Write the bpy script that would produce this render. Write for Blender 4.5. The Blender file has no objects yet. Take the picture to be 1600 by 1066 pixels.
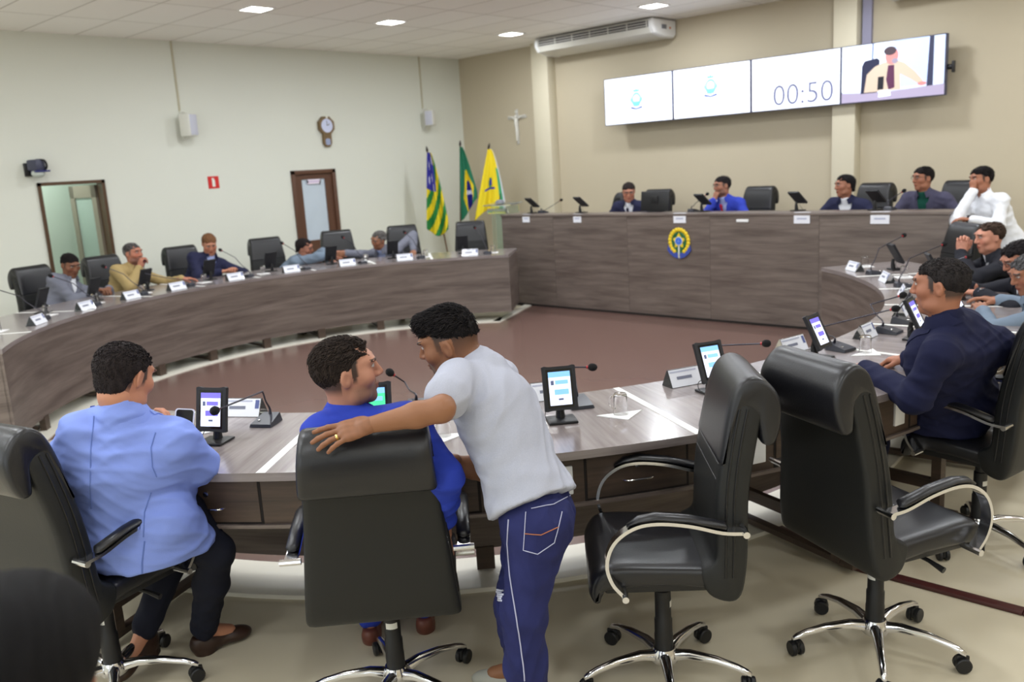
import bpy, bmesh, math, random
import numpy as np
from mathutils import Matrix, Vector
random.seed(7); np.random.seed(7)
S = bpy.context.scene
COL = S.collection
PI = math.pi
def rad(a): return a*PI/180.0
# ------------------------------------------------------------------ camera
CAM_H = 2.0
FPX = 1347.24
_p, _r, _y = 0.201884, 0.0605796, 0.7546461
_fw = np.array([-math.sin(_y)*math.cos(_p), math.cos(_y)*math.cos(_p), -math.sin(_p)])
_rt = np.array([math.cos(_y), math.sin(_y), 0.0])
_dn = np.cross(_fw, _rt)
_r2 = math.cos(_r)*_rt + math.sin(_r)*_dn
_d2 = -math.sin(_r)*_rt + math.cos(_r)*_dn
cam_d = bpy.data.cameras.new('camera')
cam = bpy.data.objects.new('camera', cam_d); COL.objects.link(cam)
cam_d.sensor_width = 36.0; cam_d.sensor_fit = 'HORIZONTAL'
cam_d.lens = FPX/1600*36.0
cam_d.clip_start = 0.05; cam_d.clip_end = 60
cam_d.dof.use_dof = True; cam_d.dof.focus_distance = 3.0; cam_d.dof.aperture_fstop = 3.2
cam.matrix_world = Matrix(((_r2[0], -_d2[0], -_fw[0], 0), (_r2[1], -_d2[1], -_fw[1], 0), (_r2[2], -_d2[2], -_fw[2], CAM_H), (0, 0, 0, 1)))
S.camera = cam
# ------------------------------------------------------------------ view, world, room light
S.view_settings.view_transform = 'Standard'; S.view_settings.look = 'None'
S.view_settings.gamma = 1.0; S.view_settings.use_curve_mapping = False
S.view_settings.exposure = 0.0
world = bpy.data.worlds.new('world'); S.world = world; world.use_nodes = True
world.node_tree.nodes['Background'].inputs[0].default_value = (0.9, 0.95, 1.0, 1)
world.node_tree.nodes['Background'].inputs[1].default_value = 0.15
CEIL = 3.89
LAMP_XY = [(x, y) for x in (-9.0, -6.5, -4.0, -1.5, 1.2, 3.2) for y in (9.95, 7.65, 5.7, 3.4, 1.1, -0.6, -2.2)]  # rear rows and last column are unseen panels, added for ambient fill
LAMP_W = 30.0
def ceiling_lamp_light(x, y):
    l = bpy.data.lights.new('panel_light', 'AREA'); l.energy = LAMP_W*(0.5 if y < 2 and x > -3 else 0.6 if x > 0 else 0.75 if x > -3 and y < 5 else 0.5 if x < -8 and y < 4 else 1.08); l.shape = 'SQUARE'; l.size = 0.27
    l.color = (0.91, 0.955, 1.0)
    o = bpy.data.objects.new('panel_light', l); COL.objects.link(o); o.location = (x, y, CEIL-0.03)
    return o
for _x, _yy in LAMP_XY: ceiling_lamp_light(_x, _yy)

# soft fill lamps in added, unseen window openings behind the camera
ADDWIN_X = (-6.2, -2.2, 1.6); ADDWIN_W, ADDWIN_Z0, ADDWIN_Z1 = 2.4, 0.9, 2.7
for _x in ADDWIN_X:
    _l = bpy.data.lights.new('added_window_fill', 'AREA'); _l.shape = 'RECTANGLE'; _l.size = ADDWIN_W; _l.size_y = ADDWIN_Z1-ADDWIN_Z0; _l.energy = 36; _l.color = (0.86, 0.93, 1.0)
    _o = bpy.data.objects.new('added_window_fill', _l); COL.objects.link(_o); _o.location = (_x, -3.10, (ADDWIN_Z0+ADDWIN_Z1)/2); _o.rotation_euler = (PI/2, 0, 0)

# ------------------------------------------------------------------ maths helpers
def V(*a): return np.array(a if len(a) > 1 else a[0], float)
def nrm(v): v = np.asarray(v, float); return v/max(1e-9, np.linalg.norm(v))
def ray(px, py):
    return _r2*(px-800.0) + _d2*(py-533.0) + _fw*FPX
def at_z(px, py, z):            # the point at height z behind a place in the photograph
    d = ray(px, py); return V(0, 0, CAM_H) + d*((z-CAM_H)/d[2])
def at_d(px, py, dep):          # the point at a depth along the view axis
    return V(0, 0, CAM_H) + ray(px, py)/FPX*dep
def at_y(px, py, y):
    d = ray(px, py); return V(0, 0, CAM_H) + d*(y/d[1])
def at_x(px, py, x):
    d = ray(px, py); return V(0, 0, CAM_H) + d*(x/d[0])
def lin(c): return tuple((x/255/12.92 if x/255 <= 0.04045 else ((x/255+0.055)/1.055)**2.4) for x in c)

# ------------------------------------------------------------------ materials
MATS = {}
def mat(name, rgb, rough=0.5, metal=0.0, spec=0.5, noise=None, bump=None, emit=None, trans=None, coat=None, sheen=None, ior=1.45, attr=False):
    """rgb in sRGB 0..255; noise=(scale, amount) colour mottling; bump=(scale, strength)"""
    if name in MATS: return MATS[name]
    m = bpy.data.materials.new(name); m.use_nodes = True; nt = m.node_tree; N = nt.nodes; L = nt.links
    b = N['Principled BSDF']; c = lin(rgb)
    b.inputs['Base Color'].default_value = (*c, 1); b.inputs['Roughness'].default_value = rough
    b.inputs['Metallic'].default_value = metal; b.inputs['Specular IOR Level'].default_value = spec
    b.inputs['IOR'].default_value = ior
    src = None
    if attr:
        a = N.new('ShaderNodeAttribute'); a.attribute_name = 'Col'; src = a.outputs['Color']
        L.new(src, b.inputs['Base Color'])
    if noise or bump:
        tc = N.new('ShaderNodeTexCoord')
    if noise:
        n = N.new('ShaderNodeTexNoise'); n.inputs['Scale'].default_value = noise[0]; n.inputs['Detail'].default_value = 4
        L.new(tc.outputs['Object'], n.inputs['Vector'])
        r = N.new('ShaderNodeMapRange'); r.inputs['To Min'].default_value = 1-noise[1]; r.inputs['To Max'].default_value = 1+noise[1]
        L.new(n.outputs['Fac'], r.inputs['Value'])
        x = N.new('ShaderNodeVectorMath'); x.operation = 'MULTIPLY'
        if src: L.new(src, x.inputs[0])
        else: x.inputs[0].default_value = c
        L.new(r.outputs['Result'], x.inputs[1]); L.new(x.outputs[0], b.inputs['Base Color'])
    if bump:
        n2 = N.new('ShaderNodeTexNoise'); n2.inputs['Scale'].default_value = bump[0]; n2.inputs['Detail'].default_value = 3
        L.new(tc.outputs['Object'], n2.inputs['Vector'])
        bp = N.new('ShaderNodeBump'); bp.inputs['Strength'].default_value = bump[1]; bp.inputs['Distance'].default_value = 0.01
        L.new(n2.outputs['Fac'], bp.inputs['Height']); L.new(bp.outputs['Normal'], b.inputs['Normal'])
    if emit:
        b.inputs['Emission Color'].default_value = (*lin(emit[0]), 1); b.inputs['Emission Strength'].default_value = emit[1]
    if trans: b.inputs['Transmission Weight'].default_value = trans
    if coat: b.inputs['Coat Weight'].default_value = coat; b.inputs['Coat Roughness'].default_value = 0.1
    if sheen: b.inputs['Sheen Weight'].default_value = sheen
    MATS[name] = m; return m
def wood_mat(name, c1, c2, rough=0.35, su=1.2, sv=16.0, coat=0.0):
    """grain runs along UV u, bands across v"""
    m = bpy.data.materials.new(name); m.use_nodes = True; nt = m.node_tree; N = nt.nodes; L = nt.links
    b = N['Principled BSDF']; b.inputs['Roughness'].default_value = rough
    if coat: b.inputs['Coat Weight'].default_value = coat; b.inputs['Coat Roughness'].default_value = 0.15
    uv = N.new('ShaderNodeTexCoord'); mp = N.new('ShaderNodeMapping'); mp.inputs['Scale'].default_value = (su, sv, 1)
    L.new(uv.outputs['UV'], mp.inputs['Vector'])
    n = N.new('ShaderNodeTexNoise'); n.inputs['Scale'].default_value = 1.0; n.inputs['Detail'].default_value = 6; n.inputs['Roughness'].default_value = 0.6; n.inputs['Distortion'].default_value = 0.6
    L.new(mp.outputs[0], n.inputs['Vector'])
    mp2 = N.new('ShaderNodeMapping'); mp2.inputs['Scale'].default_value = (su*3, sv*7, 1); L.new(uv.outputs['UV'], mp2.inputs['Vector'])
    n2 = N.new('ShaderNodeTexNoise'); n2.inputs['Scale'].default_value = 1.0; n2.inputs['Detail'].default_value = 3; L.new(mp2.outputs[0], n2.inputs['Vector'])
    mx = N.new('ShaderNodeMath'); mx.operation = 'MULTIPLY_ADD'; mx.inputs[1].default_value = 0.25
    L.new(n2.outputs['Fac'], mx.inputs[0]); 
    ad = N.new('ShaderNodeMath'); ad.operation = 'MULTIPLY'; ad.inputs[1].default_value = 0.75; L.new(n.outputs['Fac'], ad.inputs[0])
    L.new(ad.outputs[0], mx.inputs[2])
    cr = N.new('ShaderNodeValToRGB'); cr.color_ramp.elements[0].position = 0.34; cr.color_ramp.elements[1].position = 0.66
    cr.color_ramp.elements[0].color = (*lin(c1), 1); cr.color_ramp.elements[1].color = (*lin(c2), 1)
    L.new(mx.outputs[0], cr.inputs['Fac']); L.new(cr.outputs['Color'], b.inputs['Base Color'])
    MATS[name] = m; return m

# ------------------------------------------------------------------ mesh helpers
class MB:
    """collects geometry with several materials and UVs, then links it as one mesh object"""
    def __init__(s): s.v = []; s.f = []; s.uv = []; s.mi = []; s.sm = []
    def add(s, verts, faces, uvs=None, mi=0, smooth=True):
        o = len(s.v); s.v += [tuple(map(float, p)) for p in verts]
        for i, f in enumerate(faces):
            s.f.append([o+k for k in f]); s.mi.append(mi); s.sm.append(smooth)
            s.uv.append(uvs[i] if uvs else [(0, 0)]*len(f))
        return s
    def quad(s, a, b, c, d, mi=0, uv=None): 
        return s.add([a, b, c, d], [(0, 1, 2, 3)], [uv] if uv else None, mi, False)
    def bm(s, bm, mi=0, smooth=False, M=None):
        bm.verts.ensure_lookup_table(); bm.verts.index_update()
        vs = [(M @ v.co if M else v.co)[:] for v in bm.verts]
        s.add(vs, [[v.index for v in f.verts] for f in bm.faces], None, mi, smooth); bm.free(); return s
    def box(s, c, size, bevel=0.0, rz=0.0, M=None, mi=0, seg=2, smooth=False):
        bm = bmesh.new(); bmesh.ops.create_cube(bm, size=1.0)
        for v in bm.verts: v.co = Vector((v.co.x*size[0], v.co.y*size[1], v.co.z*size[2]))
        if bevel > 0:
            bmesh.ops.bevel(bm, geom=list(bm.edges), offset=bevel, segments=seg, profile=0.5, affect='EDGES')
        T = Matrix.Translation(Vector(c)) @ (Matrix.Rotation(rz, 4, 'Z') if M is None else M)
        # box-mapped uv
        bm.verts.ensure_lookup_table(); bm.verts.index_update(); bm.normal_update()
        o = len(s.v)
        s.v += [tuple(T @ v.co) for v in bm.verts]
        for f in bm.faces:
            s.f.append([o+v.index for v in f.verts]); s.mi.append(mi); s.sm.append(smooth or bevel > 0)
            n = f.normal; ax = max(range(3), key=lambda i: abs(n[i]))
            if ax == 2: s.uv.append([(v.co.x, v.co.y) for v in f.verts])
            elif ax == 1: s.uv.append([(v.co.x, v.co.z) for v in f.verts])
            else: s.uv.append([(v.co.y, v.co.z) for v in f.verts])
        bm.free(); return s
    def tube(s, pts, r, n=10, mi=0, caps=True, smooth_path=0, flat=None):
        """r: number or list; flat=(direction, factor): squash the section along a direction"""
        pts = [V(p) for p in pts]
        rs = list(r) if hasattr(r, '__len__') else [r]*len(pts)
        if smooth_path:
            P2 = []; R2 = []
            for i in range(len(pts)-1):
                p0 = pts[max(i-1, 0)]; p1 = pts[i]; p2 = pts[i+1]; p3 = pts[min(i+2, len(pts)-1)]
                for k in range(smooth_path):
                    t = k/smooth_path
                    P2.append(0.5*((2*p1)+(-p0+p2)*t+(2*p0-5*p1+4*p2-p3)*t*t+(-p0+3*p1-3*p2+p3)*t**3)); R2.append(rs[i]*(1-t)+rs[i+1]*t)
            P2.append(pts[-1]); R2.append(rs[-1]); pts, rs = P2, R2
        T = []
        for i in range(len(pts)): T.append(nrm(pts[min(i+1, len(pts)-1)]-pts[max(i-1, 0)]))
        up = V(0, 0, 1) if abs(T[0][2]) < 0.9 else V(1, 0, 0)
        u = nrm(np.cross(T[0], up)); vs = []
        for i, p in enumerate(pts):
            u = nrm(u - T[i]*np.dot(u, T[i])); w = np.cross(T[i], u)
            for k in range(n):
                a = 2*PI*k/n; off = (u*math.cos(a)+w*math.sin(a))*rs[i]
                if flat is not None:
                    d = nrm(flat[0]); off = off - d*np.dot(off, d)*(1-flat[1])
                vs.append(p+off)
        fs = []
        for i in range(len(pts)-1):
            for k in range(n):
                fs.append((i*n+k, i*n+(k+1) % n, (i+1)*n+(k+1) % n, (i+1)*n+k))
        if caps:
            fs.append(tuple(reversed(range(n)))); fs.append(tuple(range((len(pts)-1)*n, len(pts)*n)))
        return s.add(vs, fs, None, mi, True)
    def lathe(s, prof, c=(0, 0, 0), n=20, mi=0, M=None, caps=True):
        """prof: list of (r, z)"""
        vs = []; fs = []
        for r_, z in prof:
            for k in range(n):
                a = 2*PI*k/n; p = Vector((r_*math.cos(a), r_*math.sin(a), z))
                if M: p = M @ p
                vs.append((p.x+c[0], p.y+c[1], p.z+c[2]))
        for i in range(len(prof)-1):
            for k in range(n): fs.append((i*n+k, i*n+(k+1) % n, (i+1)*n+(k+1) % n, (i+1)*n+k))
        if caps and prof[0][0] > 1e-5: fs.append(tuple(reversed(range(n))))
        if caps and prof[-1][0] > 1e-5: fs.append(tuple(range((len(prof)-1)*n, len(prof)*n)))
        return s.add(vs, fs, None, mi, True)
    def prism(s, poly, depth, M, mi=0, smooth=False):
        """poly in local xy, extruded 0..depth in local z, then matrix M"""
        n = len(poly); vs = [M @ Vector((x, y, 0)) for x, y in poly]+[M @ Vector((x, y, depth)) for x, y in poly]
        fs = [tuple(reversed(range(n))), tuple(range(n, 2*n))]+[(i, (i+1) % n, n+(i+1) % n, n+i) for i in range(n)]
        return s.add(vs, fs, None, mi, smooth)
    def loft(s, rings, mi=0, caps=True, closed=True):
        n = len(rings[0]); vs = [p for r_ in rings for p in r_]; fs = []
        for i in range(len(rings)-1):
            for k in range(n if closed else n-1): fs.append((i*n+k, i*n+(k+1) % n, (i+1)*n+(k+1) % n, (i+1)*n+k))
        if caps: fs.append(tuple(reversed(range(n)))); fs.append(tuple(range((len(rings)-1)*n, len(rings)*n)))
        return s.add(vs, fs, None, mi, True)
    def ell(s, c, r, n=14, mi=0, M=None):
        vs = []; fs = []; m = n//2+2
        for i in range(m+1):
            t = PI*i/m
            for k in range(n):
                a = 2*PI*k/n; p = Vector((r[0]*math.sin(t)*math.cos(a), r[1]*math.sin(t)*math.sin(a), r[2]*math.cos(t)))
                if M: p = M @ p
                vs.append((p.x+c[0], p.y+c[1], p.z+c[2]))
        for i in range(m):
            for k in range(n): fs.append((i*n+k, (i+1)*n+k, (i+1)*n+(k+1) % n, i*n+(k+1) % n))
        return s.add(vs, fs, None, mi, True)
    def mesh(s, name, mats):
        me = bpy.data.meshes.new(name); me.from_pydata(s.v, [], s.f)
        for m in (mats if isinstance(mats, (list, tuple)) else [mats]): me.materials.append(m)
        uvl = me.uv_layers.new(name='UVMap')
        flat = [c for f in s.uv for uv in f for c in uv]
        uvl.data.foreach_set('uv', flat)
        me.polygons.foreach_set('material_index', s.mi); me.polygons.foreach_set('use_smooth', s.sm)
        me.update(); me.validate()
        bm = bmesh.new(); bm.from_mesh(me); bmesh.ops.remove_doubles(bm, verts=bm.verts, dist=1e-6)
        bmesh.ops.recalc_face_normals(bm, faces=bm.faces); bm.to_mesh(me); bm.free()
        return me
    def obj(s, name, mats, parent=None, sharp=40):
        me = s.mesh(name, mats)
        try: me.set_sharp_from_angle(angle=rad(sharp))
        except Exception: pass
        o = bpy.data.objects.new(name, me); COL.objects.link(o)
        if parent: o.parent = parent
        return o
def tag(o, label=None, cat=None, group=None, kind=None):
    if label: o['label'] = label
    if cat: o['category'] = cat
    if group: o['group'] = group
    if kind: o['kind'] = kind
    return o
def thing(name, label, cat, loc=(0, 0, 0), rz=0.0, group=None):
    o = bpy.data.objects.new(name, None); COL.objects.link(o); o.empty_display_size = 0.05
    o.location = loc; o.rotation_euler = (0, 0, rz)
    return tag(o, label, cat, group)
def dup(root, loc, rz, label, group=None):
    r = root.copy(); COL.objects.link(r); r.location = loc; r.rotation_euler = (0, 0, rz); r['label'] = label
    if group: r['group'] = group
    for ch in list(root.children):
        c = ch.copy(); COL.objects.link(c); c.parent = r
        for g in ch.children:
            d = g.copy(); COL.objects.link(d); d.parent = c
    return r
def text_obj(body, size, M, m, name, parent=None, align='CENTER', depth=0.001, bold=0.0):
    cu = bpy.data.curves.new(name, 'FONT'); cu.body = body; cu.size = size; cu.align_x = align; cu.align_y = 'CENTER'; cu.extrude = depth; cu.offset = bold
    to = bpy.data.objects.new(name+'_tmp', cu); COL.objects.link(to)
    dg = bpy.context.evaluated_depsgraph_get(); dg.update()
    me = bpy.data.meshes.new_from_object(to.evaluated_get(dg)); bpy.data.objects.remove(to)
    me.transform(M); me.materials.clear(); me.materials.append(m)
    o = bpy.data.objects.new(name, me); COL.objects.link(o)
    if parent: o.parent = parent
    return o
# ================================================================== THE ROOM
WX, WY = -11.5, 11.28          # left wall plane, back wall plane
M_WALL_L = mat('cream_wall_paint', (221, 223, 213), 0.75, noise=(1.3, 0.02))
M_WALL_B = mat('beige_wall_paint', (192, 181, 158), 0.7, noise=(1.3, 0.02))
M_TILEFLOOR = mat('beige_floor', (204, 194, 170), 0.38, noise=(1.1, 0.12))
M_REDFLOOR = mat('red_brown_floor', (108, 83, 76), 0.22, noise=(2.5, 0.08))
M_WHITE = mat('white_paint', (232, 232, 224), 0.5)
M_RING = mat('white_floor_band', (222, 218, 205), 0.35, noise=(3, 0.05))
M_DARKWOOD = mat('dark_brown_door', (92, 62, 46), 0.45, noise=(6, 0.1))
M_ALU = mat('dark_bronze_aluminium', (88, 66, 48), 0.4, 0.3)
M_BLACK = mat('black_plastic', (22, 22, 25), 0.4)
M_GREYPL = mat('grey_plastic', (120, 122, 130), 0.45)
M_WHITEPL = mat('white_plastic', (232, 232, 232), 0.4)
M_CHROME = mat('chrome', (215, 215, 218), 0.12, 1.0)
M_GLASS = mat('clear_glass', (255, 255, 255), 0.02, trans=1.0, ior=1.35)
M_ACRYL = mat('clear_acrylic', (245, 250, 250), 0.04, trans=0.95, ior=1.3)
# ceiling tiles
def ceiling_mat():
    m = bpy.data.materials.new('ceiling_tiles'); m.use_nodes = True; N = m.node_tree.nodes; L = m.node_tree.links
    b = N['Principled BSDF']; b.inputs['Roughness'].default_value = 0.6
    tc = N.new('ShaderNodeTexCoord'); br = N.new('ShaderNodeTexBrick')
    mp = N.new('ShaderNodeMapping'); mp.inputs['Location'].default_value = (10.36-1.17*20, -4.06+0.62*20, 0)
    L.new(tc.outputs['Object'], mp.inputs['Vector']); L.new(mp.outputs[0], br.inputs['Vector'])
    br.offset = 0.0; br.squash = 1.0
    br.inputs['Scale'].default_value = 1.0; br.inputs['Brick Width'].default_value = 1.17; br.inputs['Row Height'].default_value = 0.62
    br.inputs['Mortar Size'].default_value = 0.009; br.inputs['Mortar Smooth'].default_value = 0.2
    br.inputs['Color1'].default_value = (*lin((250, 247, 244)), 1); br.inputs['Color2'].default_value = (*lin((245, 241, 237)), 1)
    br.inputs['Mortar'].default_value = (*lin((190, 184, 176)), 1)
    L.new(br.outputs['Color'], b.inputs['Base Color']); return m
M_CEIL = ceiling_mat()
XR, YN = 4.0, -3.0
fl = MB(); fl.box(((WX+XR)/2, (YN+WY)/2, -0.05), (XR-WX, WY-YN, 0.10)); tag(fl.obj('floor', M_TILEFLOOR), kind='structure')
ce = MB(); ce.box(((WX+XR)/2, (YN+WY)/2, CEIL+0.05), (XR-WX, WY-YN, 0.10))
co = ce.obj('ceiling', M_CEIL); tag(co, kind='structure')
# left wall with two door openings
D1 = (3.95, 4.76, 2.12); D2 = (7.55, 8.36, 2.10)
def wall_left():
    w = MB(); ys = [YN, D1[0], D1[1], D2[0], D2[1], WY]
    for a, b, z0 in ((ys[0], ys[1], 0), (ys[1], ys[2], D1[2]), (ys[2], ys[3], 0), (ys[3], ys[4], D2[2]), (ys[4], ys[5], 0)):
        w.box((WX-0.075, (a+b)/2, (z0+CEIL)/2), (0.15, b-a, CEIL-z0))
    return w
tag(wall_left().obj('wall_left', M_WALL_L), kind='structure')
wb = MB(); wb.box(((WX+XR)/2, WY+0.075, CEIL/2), (XR-WX+0.3, 0.15, CEIL)); tag(wb.obj('wall_back', M_WALL_B), kind='structure')
wr = MB(); wr.box((XR+0.075, (YN+WY)/2, CEIL/2), (0.15, WY-YN, CEIL)); tag(wr.obj('wall_right', M_WALL_B), kind='structure')
wn = MB(); _e = [WX-0.15]+[v_ for x_ in ADDWIN_X for v_ in (x_-ADDWIN_W/2, x_+ADDWIN_W/2)]+[XR+0.15]
for k_ in range(len(_e)-1):
    a_, b_ = _e[k_], _e[k_+1]
    if k_ % 2 == 0: wn.box(((a_+b_)/2, YN-0.075, CEIL/2), (b_-a_, 0.15, CEIL))
    else: wn.box(((a_+b_)/2, YN-0.075, ADDWIN_Z0/2), (b_-a_, 0.15, ADDWIN_Z0)); wn.box(((a_+b_)/2, YN-0.075, (ADDWIN_Z1+CEIL)/2), (b_-a_, 0.15, CEIL-ADDWIN_Z1))
for k_, x_ in enumerate(ADDWIN_X):  # frames of the added windows that hold the fill lamps
    f_ = MB()
    for dx in (-ADDWIN_W/2+0.03, 0, ADDWIN_W/2-0.03): f_.box((x_+dx, YN-0.06, (ADDWIN_Z0+ADDWIN_Z1)/2), (0.06, 0.06, ADDWIN_Z1-ADDWIN_Z0))
    for z_ in (ADDWIN_Z0+0.03, ADDWIN_Z1-0.03): f_.box((x_, YN-0.06, z_), (ADDWIN_W, 0.06, 0.06))
    tag(f_.obj('added_window_%d' % (k_+1), M_ALU), kind='structure')
tag(wn.obj('wall_front', M_WALL_L), kind='structure')
# two square columns on the back wall
def column(x0, x1, name):
    c = MB(); c.box(((x0+x1)/2, WY-0.10, CEIL/2), (x1-x0, 0.2, CEIL-0.004), bevel=0.006)
    return tag(c.obj(name, mat('column_paint', (208, 200, 178), 0.65)), kind='structure')
column(-9.62, -9.28, 'trim_1'); column(-4.62, -4.33, 'trim_2')
# corridor wall behind the open glazed door on the left
cb = MB(); cb.box((WX-1.4, 4.6, 1.4), (0.1, 3.2, 2.8)); cb.box((WX-0.75, 3.1, 1.4), (1.2, 0.1, 2.8)); cb.box((WX-0.75, 6.1, 1.4), (1.2, 0.1, 2.8))
cb.box((WX-0.75, 4.6, -0.05), (1.2, 3.0, 0.1)); cb.box((WX-0.78, 4.6, 2.75), (1.15, 3.0, 0.06))
tag(cb.obj('wall_corridor', mat('pale_corridor_paint', (206, 218, 205), 0.6)), kind='structure')
_l = bpy.data.lights.new('corridor_light', 'AREA'); _l.energy = 16; _l.size = 0.4; _l.color = (0.92, 1, 0.97)
_o = bpy.data.objects.new('corridor_light', _l); COL.objects.link(_o); _o.location = (WX-0.7, 4.15, 2.68)
# door 1: bronze aluminium frame, the glazed leaf swung into the corridor
def door_open():
    r = bpy.data.objects.new('door_1', None); COL.objects.link(r); r.location = (WX, 0, 0); tag(r, kind='structure')
    f = MB()
    for y in (D1[0]+0.02, D1[1]-0.02): f.box((-0.06, y, D1[2]/2), (0.17, 0.04, D1[2]))
    f.box((-0.06, (D1[0]+D1[1])/2, D1[2]-0.02), (0.17, D1[1]-D1[0], 0.04)); f.obj('door_frame', M_ALU, r)
    lf = MB(); wl = 0.72; a = rad(4)
    hx, hy = -0.16, D1[1]-0.05
    def P(u, z): return (hx-u*math.cos(a), hy-u*math.sin(a), z)
    M = Matrix.Translation((hx, hy, 0)) @ Matrix.Rotation(PI+a, 4, 'Z')
    def bar(u0, u1, z0, z1):
        p = M @ Vector(((u0+u1)/2, 0, (z0+z1)/2)); lf.box(p, (u1-u0, 0.04, z1-z0), rz=PI+a)
    bar(0, 0.12, 0.02, 2.06); bar(wl-0.12, wl, 0.02, 2.06); bar(0, wl, 0.02, 0.3); bar(0, wl, 1.9, 2.06)
    lo = lf.obj('door_leaf', mat('grey_brown_aluminium', (150, 140, 125), 0.45, 0.2), r)
    g = MB(); p = M @ Vector((wl/2, 0, 1.1)); g.box(p, (wl-0.24, 0.008, 1.6), rz=PI+a); g.obj('door_glass', mat('frosted_green_glass', (205, 222, 212), 0.35, trans=0.5), lo)
door_open()
# door 2: dark wooden door with a tall frosted pane and a paper notice taped on it
def door_wood():
    r = bpy.data.objects.new('door_2', None); COL.objects.link(r); r.location = (WX, 0, 0); tag(r, kind='structure')
    y0, y1, h = D2; f = MB(); t = 0.13
    for y in (y0+0.03, y1-0.03): f.box((-0.05, y, h/2), (0.17, 0.06, h), bevel=0.004)
    f.box((-0.05, (y0+y1)/2, h-0.03), (0.17, y1-y0, 0.06), bevel=0.004); f.obj('door_frame', M_DARKWOOD, r)
    lf = MB(); a, b = y0+0.06, y1-0.06; ga, gb = 7.74, 8.17; gz0, gz1 = 1.02, 1.96
    lf.box((-0.03, (a+ga)/2, h/2), (0.05, ga-a, h-0.12)); lf.box((-0.03, (gb+b)/2, h/2), (0.05, b-gb, h-0.12))
    lf.box((-0.03, (ga+gb)/2, (gz1+h-0.06)/2), (0.05, gb-ga, h-0.06-gz1)); lf.box((-0.03, (ga+gb)/2, gz0/2+0.03), (0.05, gb-ga, gz0-0.06))
    lo = lf.obj('door_leaf', M_DARKWOOD, r)
    g = MB(); g.box((-0.03, (ga+gb)/2, (gz0+gz1)/2), (0.012, gb-ga, gz1-gz0)); g.obj('door_pane', mat('frosted_blue_glass', (196, 208, 220), 0.3, noise=(2.2, 0.1)), lo)
    n = MB(); n.box((0.0, 7.955, 1.92), (0.002, 0.24, 0.07)); n.obj('paper_notice', mat('notice_paper', (236, 224, 240), 0.8), lo)
    tp = MB(); tp.box((0.002, 7.84, 1.925), (0.003, 0.02, 0.05), M=Matrix.Rotation(0.4, 4, 'X')); tp.box((0.002, 8.07, 1.905), (0.003, 0.02, 0.07), M=Matrix.Rotation(-0.3, 4, 'X')); tp.obj('tape', M_BLACK, lo)
    tx = MB()
    for k in range(5): tx.box((0.0015, 7.88+k*0.04, 1.92), (0.001, 0.026, 0.012))
    tx.obj('notice_lettering', mat('violet_ink', (150, 120, 180), 0.8), lo)
    h_ = MB(); h_.tube([(0.0, y0+0.11, 0.98), (0.05, y0+0.11, 0.98), (0.055, y0+0.2, 0.98)], 0.009); h_.obj('door_handle', M_CHROME, lo)
door_wood()
# square LED panels in the ceiling
def ceiling_light(x, y, label):
    t = thing('ceiling_light', label, 'ceiling light', (x, y, CEIL))
    f = MB()
    for sx, sy, w, d in ((0, 0.145, 0.31, 0.02), (0, -0.145, 0.31, 0.02), (0.145, 0, 0.02, 0.27), (-0.145, 0, 0.02, 0.27)): f.box((sx, sy, -0.006), (w, d, 0.012))
    f.obj('frame', M_WHITEPL, t)
    d = MB(); d.box((0, 0, -0.004), (0.28, 0.28, 0.006)); d.obj('diffuser', mat('lit_diffuser', (255, 255, 255), 0.5, emit=((255, 252, 245), 14.0)), t)
_lab = {(-9.0, 9.95): 'square LED ceiling panel in the corner, nearest the air conditioner on its left', (-9.0, 7.65): 'square LED ceiling panel second from the corner along the cream wall',
        (-9.0, 5.7): 'square LED ceiling panel third from the corner, farthest left of the lit panels', (-6.5, 9.95): 'square LED ceiling panel in front of the air conditioner right end'}
for _x, _yy in LAMP_XY: 
    if (_x, _yy) in _lab: ceiling_light(_x, _yy, _lab[(_x, _yy)])
# red-brown floor disc with a white band around it, the ring table stands over the band
CX, CY = -5.55, 5.16
def polar(R_, th, z=0.0): return V(CX+R_*math.cos(rad(th)), CY+R_*math.sin(rad(th)), z)
def ring(mb, r0, r1, z0, z1, a0, a1, n=96, mi=0):
    """solid arc; top uv has u along the radius"""
    vs = []; fs = []; uv = []
    for i in range(n+1):
        a = a0+(a1-a0)*i/n
        for R_, z in ((r0, z0), (r1, z0), (r1, z1), (r0, z1)): vs.append(polar(R_, a, z))
    full = abs(abs(a1-a0)-360) < 1e-6
    for i in range(n):
        s0 = rad(a0+(a1-a0)*i/n); s1 = rad(a0+(a1-a0)*(i+1)/n); b = i*4; c = b+4
        fs.append((b+3, b+2, c+2, c+3)); uv.append([(0, s0*4), (r1-r0, s0*4), (r1-r0, s1*4), (0, s1*4)])
        fs.append((b, c, c+1, b+1)); uv.append([(0, s0*4), (0, s1*4), (r1-r0, s1*4), (r1-r0, s0*4)])
        fs.append((b+1, c+1, c+2, b+2)); uv.append([(s0*r1, z0), (s1*r1, z0), (s1*r1, z1), (s0*r1, z1)])
        fs.append((b, b+3, c+3, c)); uv.append([(s0*r0, z0), (s0*r0, z1), (s1*r0, z1), (s1*r0, z0)])
    if not full:
        fs.append((0, 1, 2, 3)); uv.append([(0, z0), (r1-r0, z0), (r1-r0, z1), (0, z1)])
        e = n*4; fs.append((e, e+3, e+2, e+1)); uv.append([(0, z0), (0, z1), (r1-r0, z1), (r1-r0, z0)])
    mb.add(vs, fs, uv, mi, True); return mb
dsc = MB(); arc = [polar(3.42, a_, 0.012) for a_ in np.linspace(127, 412, 110)]
arc = arc+[V(-3.0, 9.07, 0.012), V(-8.1, 9.07, 0.012)]; n = len(arc)
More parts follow.
